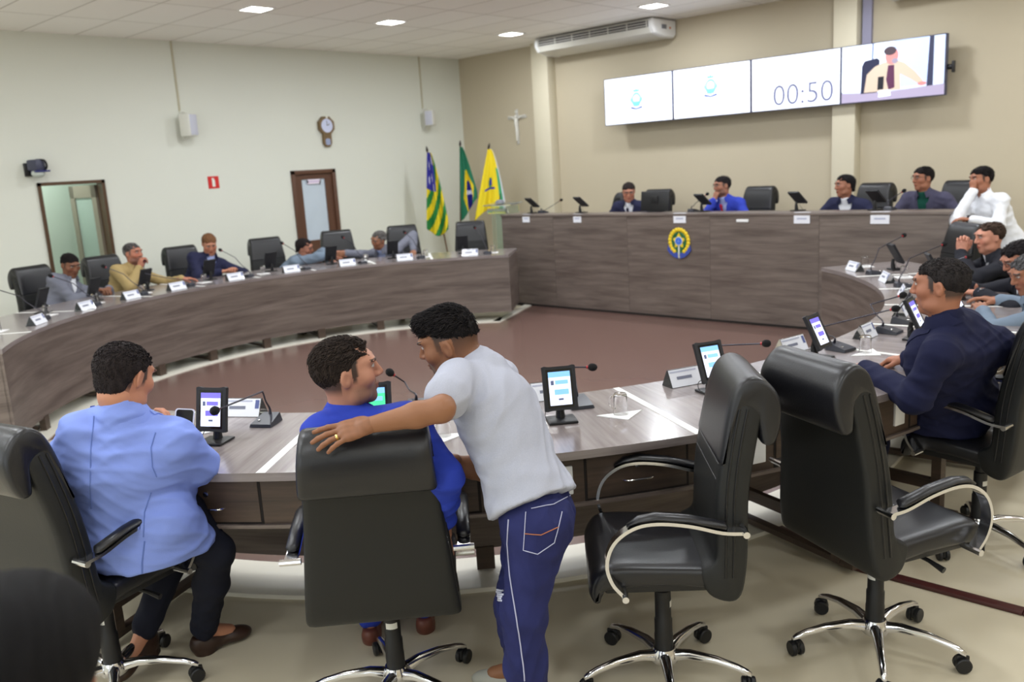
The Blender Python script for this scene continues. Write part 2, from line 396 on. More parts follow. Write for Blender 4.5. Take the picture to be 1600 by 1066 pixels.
dsc.add(arc+[V(p[0], p[1], 0) for p in arc], [tuple(range(n))]+[(i, n+i, n+(i+1) % n, (i+1) % n) for i in range(n)], None, 0, False)
tag(dsc.obj('trim_3', M_REDFLOOR), kind='structure')
wr_ = ring(MB(), 3.42, 3.76, 0.0, 0.022, 127, 412, 110)
for a_, x_ in ((127, -8.1), (412, -3.0)):
    q0 = polar(3.42, a_); q1 = V(x_, 9.07, 0); d_ = q1-q0; wr_.box((q0+q1)/2+V(-0.06 if a_ == 127 else 0.06, 0, 0.011), (np.hypot(*d_[:2]), 0.12, 0.022), rz=math.atan2(d_[1], d_[0]))
tag(wr_.obj('trim_4', M_RING), kind='structure')
# dark cable cover strip on the floor at the right
pts = [at_z(1165, 798, 0.01), at_z(1330, 884, 0.01), at_z(1600, 956, 0.01), at_z(1900, 1035, 0.01)]
cs = MB()
for a, b in zip(pts[:-1], pts[1:]):
    d = b-a; L_ = np.hypot(d[0], d[1]); cs.box((a+b)/2, (L_, 0.055, 0.02), bevel=0.006, rz=math.atan2(d[1], d[0]))
tag(cs.obj('cable_cover', mat('maroon_plastic', (70, 34, 32), 0.35)), 'dark maroon cable cover strip across the beige floor behind the empty chairs', 'cable cover')
# ================================================================== RING TABLE, DAIS
TZ = 0.87; RI, RO = 3.52, 4.36
W_FRONT = wood_mat('grey_brown_wood', (82, 71, 66), (122, 110, 103), 0.34, 1.1, 13.0)
W_TOP = wood_mat('grey_brown_table_top', (112, 102, 100), (150, 141, 140), 0.22, 1.0, 10.0, coat=0.3)
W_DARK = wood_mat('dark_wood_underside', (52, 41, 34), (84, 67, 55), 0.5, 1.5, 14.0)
M_STRIP = mat('white_joint_strip', (226, 226, 222), 0.4)
M_ALUM = mat('brushed_aluminium', (190, 190, 192), 0.3, 1.0)
M_LINE = mat('dark_gap', (26, 20, 17), 0.8)
def ring_table(name, label, a0, a1, tapes, drawers):
    t = thing(name, label, 'table', tuple(polar((RI+RO)/2, (a0+a1)/2)))
    org = polar((RI+RO)/2, (a0+a1)/2)
    def put(mb, nm, m, parent=t):
        mb.v = [tuple(np.array(p)-org) for p in mb.v]
        return mb.obj(nm, m, parent)
    n = int((a1-a0)*0.9)
    top = ring(MB(), RI, RO, TZ-0.035, TZ, a0, a1, n); put(top, 'table_top', W_TOP)
    fp = ring(MB(), RI+0.004, RI+0.035, 0.13, TZ-0.035, a0, a1, n); put(fp, 'front_panel', W_FRONT)
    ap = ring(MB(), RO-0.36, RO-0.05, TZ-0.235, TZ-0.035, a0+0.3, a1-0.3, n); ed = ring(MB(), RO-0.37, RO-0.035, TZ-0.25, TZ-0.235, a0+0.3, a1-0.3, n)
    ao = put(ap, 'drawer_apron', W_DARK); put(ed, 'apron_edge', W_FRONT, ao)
    for a in (a0, a1):                                   # end panels
        e = ring(MB(), RI+0.02, RO-0.03, 0.13, TZ-0.035, a if a == a0 else a-0.35, a+0.35 if a == a0 else a, 2); put(e, 'end_panel', W_FRONT)
    for a in tapes:
        s = ring(MB(), RI+0.002, RO-0.002, TZ, TZ+0.0015, a-0.26*1.0, a+0.26*1.0, 2)
        put(s, 'joint_strip', M_STRIP)
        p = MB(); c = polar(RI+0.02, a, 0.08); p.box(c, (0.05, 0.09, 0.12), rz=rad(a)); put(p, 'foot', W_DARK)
        if a < -25 and a > -60: continue
        fr = MB()
        fr.box(polar(RO-0.13, a, (TZ-0.25)/2+0.02), (0.05, 0.06, TZ-0.29), rz=rad(a)); fr.box(polar((RI+RO)/2, a, 0.19), (RO-RI-0.2, 0.035, 0.06), rz=rad(a)); fr.box(polar((RI+RO)/2+0.02, a, 0.045), (RO-RI-0.1, 0.05, 0.03), rz=rad(a))
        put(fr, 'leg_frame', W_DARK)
    for a in drawers:
        d = ring(MB(), RO-0.056, RO-0.046, TZ-0.225, TZ-0.05, a-2.9, a+2.9, 6); do = put(d, 'drawer', W_DARK)
        g = ring(MB(), RO-0.05, RO-0.0485, TZ-0.235, TZ-0.04, a-3.05, a+3.05, 6); put(g, 'drawer_gap', M_LINE, do)
        h = MB(); p0 = polar(RO-0.046, a-0.9, TZ-0.165); p1 = polar(RO-0.026, a-0.6, TZ-0.163); p2 = polar(RO-0.024, a+0.6, TZ-0.163); p3 = polar(RO-0.046, a+0.9, TZ-0.165)
        h.tube([p0, p1, p2, p3], 0.0045, 8, smooth_path=4); put(h, 'handle', M_CHROME, do)
        lk = MB(); q = polar(RO-0.045, a-0.05, TZ-0.105); lk.lathe([(0.011, -0.004), (0.011, 0.005), (0.004, 0.007)], q, 14, M=Matrix.Rotation(rad(a), 4, 'Z') @ Matrix.Rotation(PI/2, 4, 'Y')); put(lk, 'lock', M_CHROME, do)
        bx = MB(); bx.box(polar(RO-0.045, a-4.2, TZ-0.135), (0.014, 0.075, 0.12), bevel=0.004, rz=rad(a-4.2)); put(bx, 'outlet_plate', M_WHITEPL, ao)
    return t
TAPES_N = [-65.25, -53.5, -41.75, -30, -18.25, -6.5, 5.25, 17, 28.75, 40.5]
TAPES_F = [140.6, 152.4, 164.8, 176.4, 188.0, 199.5, 213.0, 230.5]
ring_table('curved_table', 'near arc of the ring shaped council table, grey brown top with drawers underneath', -71.0, 52.2, TAPES_N, [a+8.3 for a in TAPES_N])
ring_table('curved_table', 'far left arc of the ring shaped council table with tall curved front panel', 124.6, 243.2, TAPES_F, [a-5 for a in TAPES_F])
# ---- dais
DY, DX0, DX1, DZ, PLZ = 9.06, -8.58, -2.61, 1.30, 0.30
def dais():
    t = thing('dais_desk', 'long straight raised wooden dais with the coat of arms on its front', 'desk', ((DX0+DX1)/2, DY, 0))
    ox = (DX0+DX1)/2
    # front panels with upright joints
    xs = [DX0, -7.62, -6.4, -5.22, -3.9, DX1]
    f = MB()
    for a, b in zip(xs[:-1], xs[1:]):
        f.v_ = None; f.box(((a+b)/2-ox, 0.02, (DZ-0.03+0.03)/2), (b-a-0.003, 0.04, DZ-0.06))
    f.obj('front_panel', W_FRONT, t)
    tp = MB(); tp.box((0, 0.17, DZ-0.015), (DX1-DX0+0.02, 0.36, 0.03), bevel=0.003); tp.obj('ledge', W_FRONT, t)
    d = MB(); d.box((0, 0.55, PLZ+0.74), (DX1-DX0-0.04, 0.75, 0.035)); d.obj('desk_top', W_TOP, t)
    for x in (DX0+0.02, DX1-0.02):
        s = MB(); s.box((x-ox, 0.46, (DZ-0.03)/2+0.005), (0.04, 0.84, DZ-0.045)); s.obj('end_panel', W_FRONT, t)
    pl = MB(); pl.box((0, 0.006, 0.02), (DX1-DX0, 0.03, 0.04)); pl.obj('plinth', M_LINE, t)
    return t
dais()
pf = MB(); pf.box(((DX0+DX1)/2+0.6, (DY+0.95+WY)/2, PLZ/2), (DX1-DX0+2.2, WY-DY-0.96, PLZ)); tag(pf.obj('platform', M_TILEFLOOR), kind='structure')

# ================================================================== EXECUTIVE CHAIRS
M_LEATH = mat('black_leather', (22, 22, 26), 0.34, spec=0.6, bump=(160, 0.05))
M_LEATHB = mat('black_leather_back', (24, 25, 25), 0.5, spec=0.45, bump=(160, 0.05))
M_PIPE = mat('black_piping', (16, 16, 18), 0.35)
M_PVC = mat('black_moulded_plastic', (24, 24, 26), 0.45)
M_LABEL = mat('paper_label', (225, 225, 220), 0.7)
def chair_back_profile():
    # (y, z) of the padded back seen from the side: front face then rear face
    front = [(-0.10, 0.56), (-0.150, 0.60), (-0.165, 0.66), (-0.178, 0.76), (-0.198, 0.86), (-0.232, 0.98), (-0.268, 1.08), (-0.30, 1.15), (-0.335, 1.195)]
    rear = [(-0.385, 1.195), (-0.400, 1.14), (-0.372, 1.06), (-0.335, 0.94), (-0.303, 0.82), (-0.282, 0.68), (-0.266, 0.57), (-0.245, 0.475), (-0.20, 0.45), (-0.13, 0.48)]
    return [(lean(y, z), z) for y, z in front+rear]
def lean(y, z): return y+0.065*max(0.0, z-0.6)/0.6
def crom(pts, k=4):
    P2 = []; n = len(pts)
    for i in range(n):
        p0, p1, p2, p3 = (np.array(pts[j % n], float) for j in (i-1, i, i+1, i+2))
        for j in range(k):
            t = j/k; P2.append(0.5*((2*p1)+(-p0+p2)*t+(2*p0-5*p1+4*p2-p3)*t*t+(-p0+3*p1-3*p2+p3)*t**3))
    return P2
def across(prof, half, n=10, rnd=0.035, k=4, taper=None, soft=0.55):
    """lofts a closed (y,z) profile across x with rounded sides"""
    P2 = np.array(crom(prof, k)); c = P2.mean(0); rings = []
    xs = [(-half, 0.0), (-half+0.004, 0.45), (-half+rnd*0.35, 0.78), (-half+rnd, 1.0)]
    xs = xs+[(-half+rnd+(2*half-2*rnd)*i/n, 1.0) for i in range(1, n)]+[(-x, s_) for x, s_ in reversed(xs)]
    # inward offset along local normals near the sides
    T = np.roll(P2, -1, 0)-np.roll(P2, 1, 0); N = np.stack([T[:, 1], -T[:, 0]], 1); N /= np.linalg.norm(N, axis=1)[:, None]
    area = 0.5*np.sum(P2[:, 0]*np.roll(P2[:, 1], -1)-np.roll(P2[:, 0], -1)*P2[:, 1])
    if area < 0: N = -N
    for x, s_ in xs:
        q = P2-N*(1-s_)*rnd*soft
        rings.append([(x*(taper(z) if taper else 1.0), y, z) for y, z in q])
    return rings
def make_chair():
    t = thing('executive_chair', 'chair', 'chair')
    tap = lambda z: 1.0 if z < 0.45 else 1.06-0.26*(z-0.42)/0.75
    b = MB(); b.loft(across(chair_back_profile(), 0.262, 10, 0.03, taper=tap, soft=0.5)); b.obj('backrest', M_LEATHB, t, 60)
    # headrest pillow: folds over the top and hangs down behind
    hp = [(-0.217, 0.935), (-0.226, 0.97), (-0.256, 1.07), (-0.286, 1.15), (-0.318, 1.20), (-0.366, 1.225), (-0.415, 1.205), (-0.448, 1.15), (-0.446, 1.08), (-0.42, 1.01), (-0.396, 0.99), (-0.368, 1.0), (-0.365, 1.05), (-0.36, 1.10), (-0.32, 1.12), (-0.29, 1.06), (-0.255, 0.97), (-0.235, 0.925)]
    hp = [(lean(y, z), z) for y, z in hp]
    h = MB(); h.loft(across(hp, 0.266, 12, 0.03, taper=lambda z: 1.06-0.26*(z-0.42)/0.75)); ho = h.obj('headrest', M_LEATH, t, 60)
    lum = MB(); lum.tube([(-0.2, lean(-0.2195, 0.925), 0.925), (0, lean(-0.2195, 0.925), 0.925), (0.2, lean(-0.2195, 0.925), 0.925)], 0.006, 8, smooth_path=4); lum.obj('seam', M_PIPE, t)
    lum = MB(); lum.tube([(-0.2, lean(-0.2035, 0.87), 0.87), (0, lean(-0.2035, 0.87), 0.87), (0.2, lean(-0.2035, 0.87), 0.87)], 0.005, 8, smooth_path=4); lum.obj('seam', M_PIPE, t)
    for sx in (-1, 1):
        for dy in (0.035, 0.062):
            pp = MB(); path = [(-0.25, 0.54), (-0.262, 0.66), (-0.278, 0.78), (-0.303, 0.90), (-0.34, 1.03), (-0.37, 1.12)]
            pp.tube([(sx*(0.262*tap(z)-0.001), lean(y, z)+dy, z) for y, z in path], 0.005, 8, smooth_path=4); pp.obj('piping', M_PIPE, t)
    # seat with waterfall front
    sp = [(-0.22, 0.565), (-0.10, 0.577), (0.05, 0.585), (0.17, 0.59), (0.235, 0.58), (0.275, 0.535), (0.285, 0.485), (0.27, 0.45), (0.245, 0.45), (0.235, 0.475), (0.2, 0.50), (0.0, 0.505), (-0.15, 0.495), (-0.225, 0.515)]
    s_ = MB(); s_.loft(across(sp, 0.262, 10, 0.045)); s_.obj('seat', M_LEATH, t, 60)
    pn = MB(); pn.box((0, 0.02, 0.49), (0.44, 0.42, 0.04), bevel=0.012); pn.box((0, 0.0, 0.455), (0.16, 0.26, 0.05), bevel=0.012); pn.obj('seat_pan', M_PVC, t)
    lv = MB(); lv.tube([(0.07, 0.05, 0.45), (0.2, 0.06, 0.445), (0.26, 0.07, 0.43)], [0.008, 0.008, 0.012], 8); lv.obj('tilt_lever', M_PVC, t)
    # arms: flat chrome loop from the back round to the seat, with a pad
    for sx in (-1, 1):
        a = MB(); x = sx*0.30
        path = [(y_, z_+0.07) for y_, z_ in [(-0.245, 0.655), (-0.17, 0.66), (-0.06, 0.688), (0.05, 0.70), (0.13, 0.685), (0.195, 0.635), (0.222, 0.56), (0.205, 0.49), (0.165, 0.44)]]
        Pc = []
        for i in range(len(path)-1):
            p0 = np.array(path[max(i-1, 0)]); p1 = np.array(path[i]); p2 = np.array(path[i+1]); p3 = np.array(path[min(i+2, len(path)-1)])
            for k in range(5):
                u = k/5; Pc.append(0.5*((2*p1)+(-p0+p2)*u+(2*p0-5*p1+4*p2-p3)*u*u+(-p0+3*p1-3*p2+p3)*u**3))
        Pc.append(np.array(path[-1])); rings = []
        for i, p in enumerate(Pc):
            T = nrm(Pc[min(i+1, len(Pc)-1)]-Pc[max(i-1, 0)]); N = np.array([-T[1], T[0]]); h_ = 0.006; w_ = 0.022
            rings.append([(x-w_, *(p+N*h_)), (x+w_, *(p+N*h_)), (x+w_, *(p-N*h_)), (x-w_, *(p-N*h_))])
        a.loft(rings)
        a.tube([(sx*0.262, -0.247, 0.725), (sx*0.335, -0.247, 0.725)], 0.012, 10); a.tube([(sx*0.25, 0.163, 0.507), (sx*0.335, 0.163, 0.507)], 0.012, 10)
        ao = a.obj('armrest', M_CHROME, t, 35)
        pd = MB(); rr = []
        for (y, z), r_ in zip([(-0.19, 0.742), (-0.18, 0.748), (-0.06, 0.776), (0.05, 0.788), (0.11, 0.78), (0.15, 0.76)], [0.4, 1, 1, 1, 0.9, 0.4]):
            rr.append([(x+0.025*r_*math.cos(k*PI/5), y, z+0.014*r_*math.sin(k*PI/5)) for k in range(10)])
        pd.loft(rr); pd.obj('arm_pad', M_LEATH, ao, 60)
    # gas column
    g = MB(); g.lathe([(0.036, 0.07), (0.036, 0.19), (0.0345, 0.195), (0.0345, 0.25), (0.031, 0.255), (0.031, 0.37), (0.026, 0.375), (0.026, 0.46)], n=20); go = g.obj('gas_column', M_PVC, t)
    lb = MB()
    for k in range(5):
        a0, a1 = -PI/2-0.75+0.3*k, -PI/2-0.75+0.3*(k+1)
        lb.quad(*[(0.0318*math.cos(a), 0.0318*math.sin(a), z) for a, z in ((a0, 0.305), (a1, 0.305), (a1, 0.33), (a0, 0.33))])
    lb.obj('label', M_LABEL, go)
    # five star base
    sb = MB(); sb.lathe([(0.045, 0.075), (0.055, 0.085), (0.055, 0.11), (0.042, 0.135)], n=20)
    for k in range(5):
        a = 2*PI*k/5+PI/2+0.3; d = V(math.cos(a), math.sin(a), 0); w = V(-math.sin(a), math.cos(a), 0); rings = []
        for r_, z, hw, hh in ((0.03, 0.105, 0.030, 0.022), (0.10, 0.118, 0.025, 0.018), (0.20, 0.112, 0.020, 0.014), (0.28, 0.094, 0.017, 0.012), (0.315, 0.080, 0.016, 0.011), (0.33, 0.072, 0.011, 0.008)):
            c = d*r_+V(0, 0, z)
            rings.append([c+w*hw*math.cos(q)*(1 if math.sin(q) < 0 else 0.8)+V(0, 0, 1)*hh*math.sin(q) for q in [2*PI*i/10 for i in range(10)]])
        sb.loft(rings)
    so = sb.obj('star_base', M_CHROME, t, 60)
    for k in range(5):
        a = 2*PI*k/5+PI/2+0.3; c = MB(); p = V(0.318*math.cos(a), 0.318*math.sin(a), 0.031)
        M0 = Matrix.Rotation(a+0.9*k, 4, 'Z') @ Matrix.Rotation(PI/2, 4, 'X')
        for off in (-0.016, 0.016):
            q = Matrix.Rotation(a+0.9*k, 4, 'Z') @ Vector((0, off, 0)); c.lathe([(0.012, -0.010), (0.026, -0.010), (0.030, -0.006), (0.030, 0.006), (0.026, 0.010), (0.012, 0.010)], p+V(q[:]), 16, M=M0)
        c.box(p+V(0, 0, 0.012), (0.05, 0.012, 0.045), bevel=0.006, rz=a+0.9*k); c.tube([p+V(0, 0, 0.02), p+V(0, 0, 0.052)], 0.008, 8)
        c.obj('castor', M_PVC, so)
    return t
CH = make_chair(); _first = [True]
def place_chair(x, y, heading, label, group=None, z=0.0, sz=1.0):
    if _first[0]:
        _first[0] = False; CH.location = (x, y, z); CH.rotation_euler = (0, 0, rad(heading-90)); CH['label'] = label; o = CH
        if group: CH['group'] = group
    else: o = dup(CH, (x, y, z), rad(heading-90), label, group)
    o.scale = (1, 1, sz)
    return o
place_chair(-2.455, 1.845, 137, 'black leather executive chair seen from behind with a man leaning his arm over its top', sz=0.975)
place_chair(-3.41, 1.158, 104, 'black executive chair at the left edge behind the man in the light blue jacket')
place_chair(-1.70, 2.562, 220, 'empty black executive chair turned sideways, its padded seat facing left', sz=1.02)
place_chair(-1.145, 3.235, 63, 'empty black executive chair turned away, standing alone in front at the right', sz=1.03)
p = V(-1.1, 4.5); place_chair(p[0], p[1], 168, 'black executive chair at the right edge behind the man in the navy suit')
p = polar(4.95, 6.5); place_chair(p[0], p[1], 175, 'black chair half out of the frame at the right edge, only its chrome base showing')
GF = 'chairs along the far arc of the table'
for th, r_, dh, lb in ((133.2, 4.85, 0, 'empty dark leather chair at the far end of the curved table below the flags'), (143.8, 4.98, 8, 'dark leather chair behind the man in the grey suit with raised elbow'),
               (154.6, 4.98, 0, 'empty dark leather chair between the two men shaking hands'), (166.3, 4.80, 0, 'dark leather chair on the left of the grey suited man leaning in for the handshake'),
               (178.6, 4.90, 3, 'dark leather chair behind the man in the navy jacket looking down'), (190.4, 4.88, 0, 'dark leather chair behind the man in the tan jacket'),
               (201.2, 4.80, -2, 'dark leather chair farthest left along the cream wall')):
    p = polar(r_, th); place_chair(p[0], p[1], th+180+dh, lb, GF)
p = at_z(1514, 352, 1.20)+0.31*V(math.cos(rad(228)), math.sin(rad(228)), 0); place_chair(p[0], p[1], 228, 'empty dark leather chair at the right arc beside the dais end')
for th, lb in ((34.6, 'chair of the man in the dark suit with clasped hands'), (22.9, 'chair of the man in the dark suit looking down at his phone')):
    p = polar(5.0, th); place_chair(p[0], p[1], th+180, lb)
GD = 'chairs behind the dais'
for x, y, hd, lb in ((-7.55, 10.1, 200, 'dark chair turned sideways at the dais, left of the man in the striped tie'), (-7.0, 10.42, 268, 'dark chair behind the man in the striped tie at the dais'),
                 (-5.45, 10.42, 262, 'dark chair behind the man in the bright blue suit at the dais'), (-3.98, 10.42, 255, 'dark chair behind the man with the white shirt under a navy jacket at the dais'),
                 (-3.02, 10.42, 255, 'dark chair behind the man in the green shirt at the dais')):
    place_chair(x, y, hd, lb, GD, z=PLZ)
# ================================================================== PEOPLE: implicit-surface sculpting
class Sdf:
    def __init__(s, res, margin=0.03): s.res = res; s.ops = []; s.m = margin
    def cone(s, a, b, r1, r2, k=0.02, op='a'):
        s.ops.append(('cone', V(a), V(b), r1, r2, k, op)); return s
    def ell(s, c, r, R=None, k=0.03, op='a'):
        s.ops.append(('ell', V(c), V(r), np.eye(3) if R is None else np.asarray(R, float), 0, k, op)); return s
    def box(s, c, h, R=None, rd=0.01, k=0.01, op='a'):
        s.ops.append(('box', V(c), V(h), np.eye(3) if R is None else np.asarray(R, float), rd, k, op)); return s
    def path(s, pts, rs, k=0.02, op='a'):
        for i in range(len(pts)-1): s.cone(pts[i], pts[i+1], rs[i], rs[i+1], k, op)
        return s
    def cut(s, p, n, k=0.0):            # removes everything on the side n points to
        s.ops.append(('cut', V(p), nrm(n), 0, 0, k, 'c')); return s
    def bbox(s, o):
        if o[0] == 'cone':
            r = max(o[3], o[4]); return np.minimum(o[1], o[2])-r, np.maximum(o[1], o[2])+r
        r = np.abs(o[3].T) @ o[2] if False else np.abs(o[3].T @ np.diag(o[2])).sum(1)
        return o[1]-r, o[1]+r
    def field(s, o, X):
        if o[0] == 'cone':
            _, a, b, r1, r2, _, _ = o; ba = b-a; L2 = max(1e-9, float(ba @ ba))
            h = np.clip(((X-a) @ ba.astype(np.float32))/L2, 0, 1).astype(np.float32)
            return np.linalg.norm(X-a-h[..., None]*ba.astype(np.float32), axis=-1)-(r1+(r2-r1)*h)
        q = (X-o[1].astype(np.float32)) @ o[3].T.astype(np.float32)     # rows of R are the local axes
        if o[0] == 'ell':
            r = o[2].astype(np.float32); k0 = np.linalg.norm(q/r, axis=-1); k1 = np.linalg.norm(q/(r*r), axis=-1)
            return np.where(k1 > 1e-6, k0*(k0-1)/np.maximum(k1, 1e-6), -float(r.min()))
        d = np.abs(q)-(o[2].astype(np.float32)-o[4])
        return np.linalg.norm(np.maximum(d, 0), axis=-1)+np.minimum(d.max(-1), 0)-o[4]
    def mesh(s):
        lo = np.full(3, 1e9); hi = -lo
        for o in s.ops:
            if o[-1] == 'a': a, b = s.bbox(o); lo = np.minimum(lo, a); hi = np.maximum(hi, b)
        lo -= s.m; hi += s.m; h = s.res; n = np.ceil((hi-lo)/h).astype(int)+1
        ax = [(lo[i]+h*np.arange(n[i])).astype(np.float32) for i in range(3)]
        F = np.full(n, 0.5, np.float32)
        for o in s.ops:
            k = o[-2]
            if o[0] == 'cut':
                p, nn = o[1], o[2]
                d = (ax[0][:, None, None]-p[0])*nn[0]+(ax[1][None, :, None]-p[1])*nn[1]+(ax[2][None, None, :]-p[2])*nn[2]
                F = np.maximum(F, d.astype(np.float32)); continue
            a, b = s.bbox(o); pad = k+2.5*h
            i0 = np.clip(np.floor((a-pad-lo)/h).astype(int), 0, n); i1 = np.clip(np.ceil((b+pad-lo)/h).astype(int)+1, 0, n)
            if np.any(i1 <= i0): continue
            sl = tuple(slice(i0[i], i1[i]) for i in range(3))
            X = np.stack(np.meshgrid(*[ax[i][sl[i]] for i in range(3)], indexing='ij'), -1)
            d = s.field(o, X); f = F[sl]
            if o[-1] == 'a':
                if k > 0: hh = np.maximum(k-np.abs(f-d), 0)/k; F[sl] = np.minimum(f, d)-hh*hh*k*0.25
                else: F[sl] = np.minimum(f, d)
            else:
                d = -d
                if k > 0: hh = np.maximum(k-np.abs(f-d), 0)/k; F[sl] = np.maximum(f, d)+hh*hh*k*0.25
                else: F[sl] = np.maximum(f, d)
        return surface_nets(F, lo, h)
def surface_nets(F, lo, h):
    S_ = F < 0; n = np.array(F.shape)
    c = [S_[dx:n[0]-1+dx, dy:n[1]-1+dy, dz:n[2]-1+dz] for dx in (0, 1) for dy in (0, 1) for dz in (0, 1)]
    cnt = sum(x.astype(np.int8) for x in c); act = (cnt > 0) & (cnt < 8)
    idx = np.argwhere(act)
    if len(idx) == 0: return np.zeros((0, 3)), np.zeros((0, 4), int)
    vid = np.full(act.shape, -1, np.int64); vid[act] = np.arange(len(idx))
    acc = np.zeros((len(idx), 3)); num = np.zeros(len(idx))
    for axis in range(3):
        for u in (0, 1):
            for v in (0, 1):
                o0 = [0, 0, 0]; o1 = [0, 0, 0]; others = [i for i in range(3) if i != axis]
                o0[others[0]] = o1[others[0]] = u; o0[others[1]] = o1[others[1]] = v; o1[axis] = 1
                A = F[idx[:, 0]+o0[0], idx[:, 1]+o0[1], idx[:, 2]+o0[2]]; B = F[idx[:, 0]+o1[0], idx[:, 1]+o1[1], idx[:, 2]+o1[2]]
                m = (A < 0) != (B < 0); t = np.where(m, A/np.where(np.abs(A-B) < 1e-12, 1, A-B), 0)
                P = np.zeros((len(idx), 3)); P[:, others[0]] = u; P[:, others[1]] = v; P[:, axis] = t
                acc[m] += P[m]; num[m] += 1
    verts = lo+h*(idx+acc/num[:, None]); quads = []
    for axis in range(3):
        o = [i for i in range(3) if i != axis]
        sl0 = [slice(None)]*3; sl1 = [slice(None)]*3; sl0[axis] = slice(0, -1); sl1[axis] = slice(1, None)
        ch = S_[tuple(sl0)] != S_[tuple(sl1)]; e = np.argwhere(ch)
        ok = (e[:, o[0]] > 0) & (e[:, o[1]] > 0) & (e[:, o[0]] < n[o[0]]-1) & (e[:, o[1]] < n[o[1]]-1); e = e[ok]
        ins = S_[e[:, 0], e[:, 1], e[:, 2]]
        def cell(du, dv):
            q = e.copy(); q[:, o[0]] += du; q[:, o[1]] += dv; return vid[q[:, 0], q[:, 1], q[:, 2]]
        Q = np.stack([cell(-1, -1), cell(0, -1), cell(0, 0), cell(-1, 0)], 1)
        flip = ins if axis != 1 else ~ins
        Q[~flip] = Q[~flip][:, ::-1]; quads.append(Q)
    return verts, np.concatenate(quads)
def relax(v, q, it=1, lam=0.5):
    for _ in range(it):
        acc = np.zeros_like(v); num = np.zeros(len(v))
        for a, b in ((0, 1), (1, 2), (2, 3), (3, 0)):
            np.add.at(acc, q[:, a], v[q[:, b]]); np.add.at(acc, q[:, b], v[q[:, a]]); np.add.at(num, q[:, a], 1); np.add.at(num, q[:, b], 1)
        v = v*(1-lam)+lam*acc/np.maximum(num, 1)[:, None]
    return v
def vnorm(v, q):
    fn = np.cross(v[q[:, 2]]-v[q[:, 0]], v[q[:, 3]]-v[q[:, 1]]); N = np.zeros_like(v)
    for k in range(4): np.add.at(N, q[:, k], fn)
    return N/np.maximum(np.linalg.norm(N, axis=1), 1e-9)[:, None]
def folds(v, q, amp, freq=24.0, dirs=None, seed=1, mask=None):
    """cloth folds: sharp-crested waves across given directions, domain warped"""
    rs = np.random.RandomState(seed); N = vnorm(v, q); d = np.zeros(len(v))
    for i in range(5):
        w = rs.normal(size=3); w /= np.linalg.norm(w)
        if dirs is not None: w = nrm(V(dirs)+0.55*w)
        f = freq*(0.55+0.9*rs.rand()); a = rs.normal(size=3)*9; b = rs.rand(4)*6.28
        warp = 1.2*np.sin(v @ a+b[0])+0.6*np.sin(v @ rs.normal(size=3)*17+b[1])
        g = 0.5+0.5*np.sin(v @ w*f+warp*2+b[2]); env = 0.5+0.5*np.sin(v @ (rs.normal(size=3)*6)+b[3])
        d += (g**2.2-0.10)*env
    if mask is not None: d = d*mask
    return v+N*(d*amp*1.1)[:, None]
def link_mesh(name, parts, m, parent=None, origin=None, sub=0):
    """parts: list of (verts, quads, colours or None)"""
    o = 0; VV = []; QQ = []; CC = []
    for v, q, c in parts:
        if len(v) == 0: continue
        VV.append(v); QQ.append(q+o); CC.append(c if c is not None else np.ones((len(v), 3))); o += len(v)
    v = np.concatenate(VV); q = np.concatenate(QQ); c = np.concatenate(CC)
    if origin is not None: v = v-origin
    me = bpy.data.meshes.new(name); me.vertices.add(len(v)); me.vertices.foreach_set('co', v.astype(np.float32).ravel())
    me.loops.add(q.size); me.loops.foreach_set('vertex_index', q.astype(np.int32).ravel())
    me.polygons.add(len(q)); me.polygons.foreach_set('loop_start', np.arange(0, q.size, 4, dtype=np.int32)); me.polygons.foreach_set('loop_total', np.full(len(q), 4, np.int32))
    me.update(calc_edges=True); me.polygons.foreach_set('use_smooth', np.ones(len(q), bool))
    at = me.color_attributes.new('Col', 'FLOAT_COLOR', 'POINT'); at.data.foreach_set('color', np.concatenate([c, np.ones((len(c), 1))], 1).astype(np.float32).ravel())
    me.materials.append(m); me.validate()
    ob = bpy.data.objects.new(name, me); COL.objects.link(ob)
    if parent: ob.parent = parent
    return ob
# ---------------------------------------------------------------- anatomy
def frame(heading, pitch=0.0, roll=0.0):
    """rows: right, forward, up; pitch>0 nods down, roll>0 tips to the person's right"""
    h = rad(heading); f = V(math.cos(h), math.sin(h), 0); r = V(math.sin(h), -math.cos(h), 0); u = V(0, 0, 1)
    p = rad(pitch); f2 = f*math.cos(p)-u*math.sin(p); u2 = u*math.cos(p)+f*math.sin(p)
    a = rad(roll); r2 = r*math.cos(a)-u2*math.sin(a); u3 = u2*math.cos(a)+r*math.sin(a)
    return np.array([r2, f2, u3])
def elbow(sh, wr, l1, l2, hint):
    d = wr-sh; L_ = np.linalg.norm(d)
    if L_ > (l1+l2)*0.998: d = d/L_*(l1+l2)*0.998; L_ = np.linalg.norm(d); 
    a = (l1*l1-l2*l2+L_*L_)/(2*L_); h = math.sqrt(max(0, l1*l1-a*a)); u = d/L_; n = V(hint)-u*np.dot(hint, u)
    return sh+u*a+nrm(n)*h
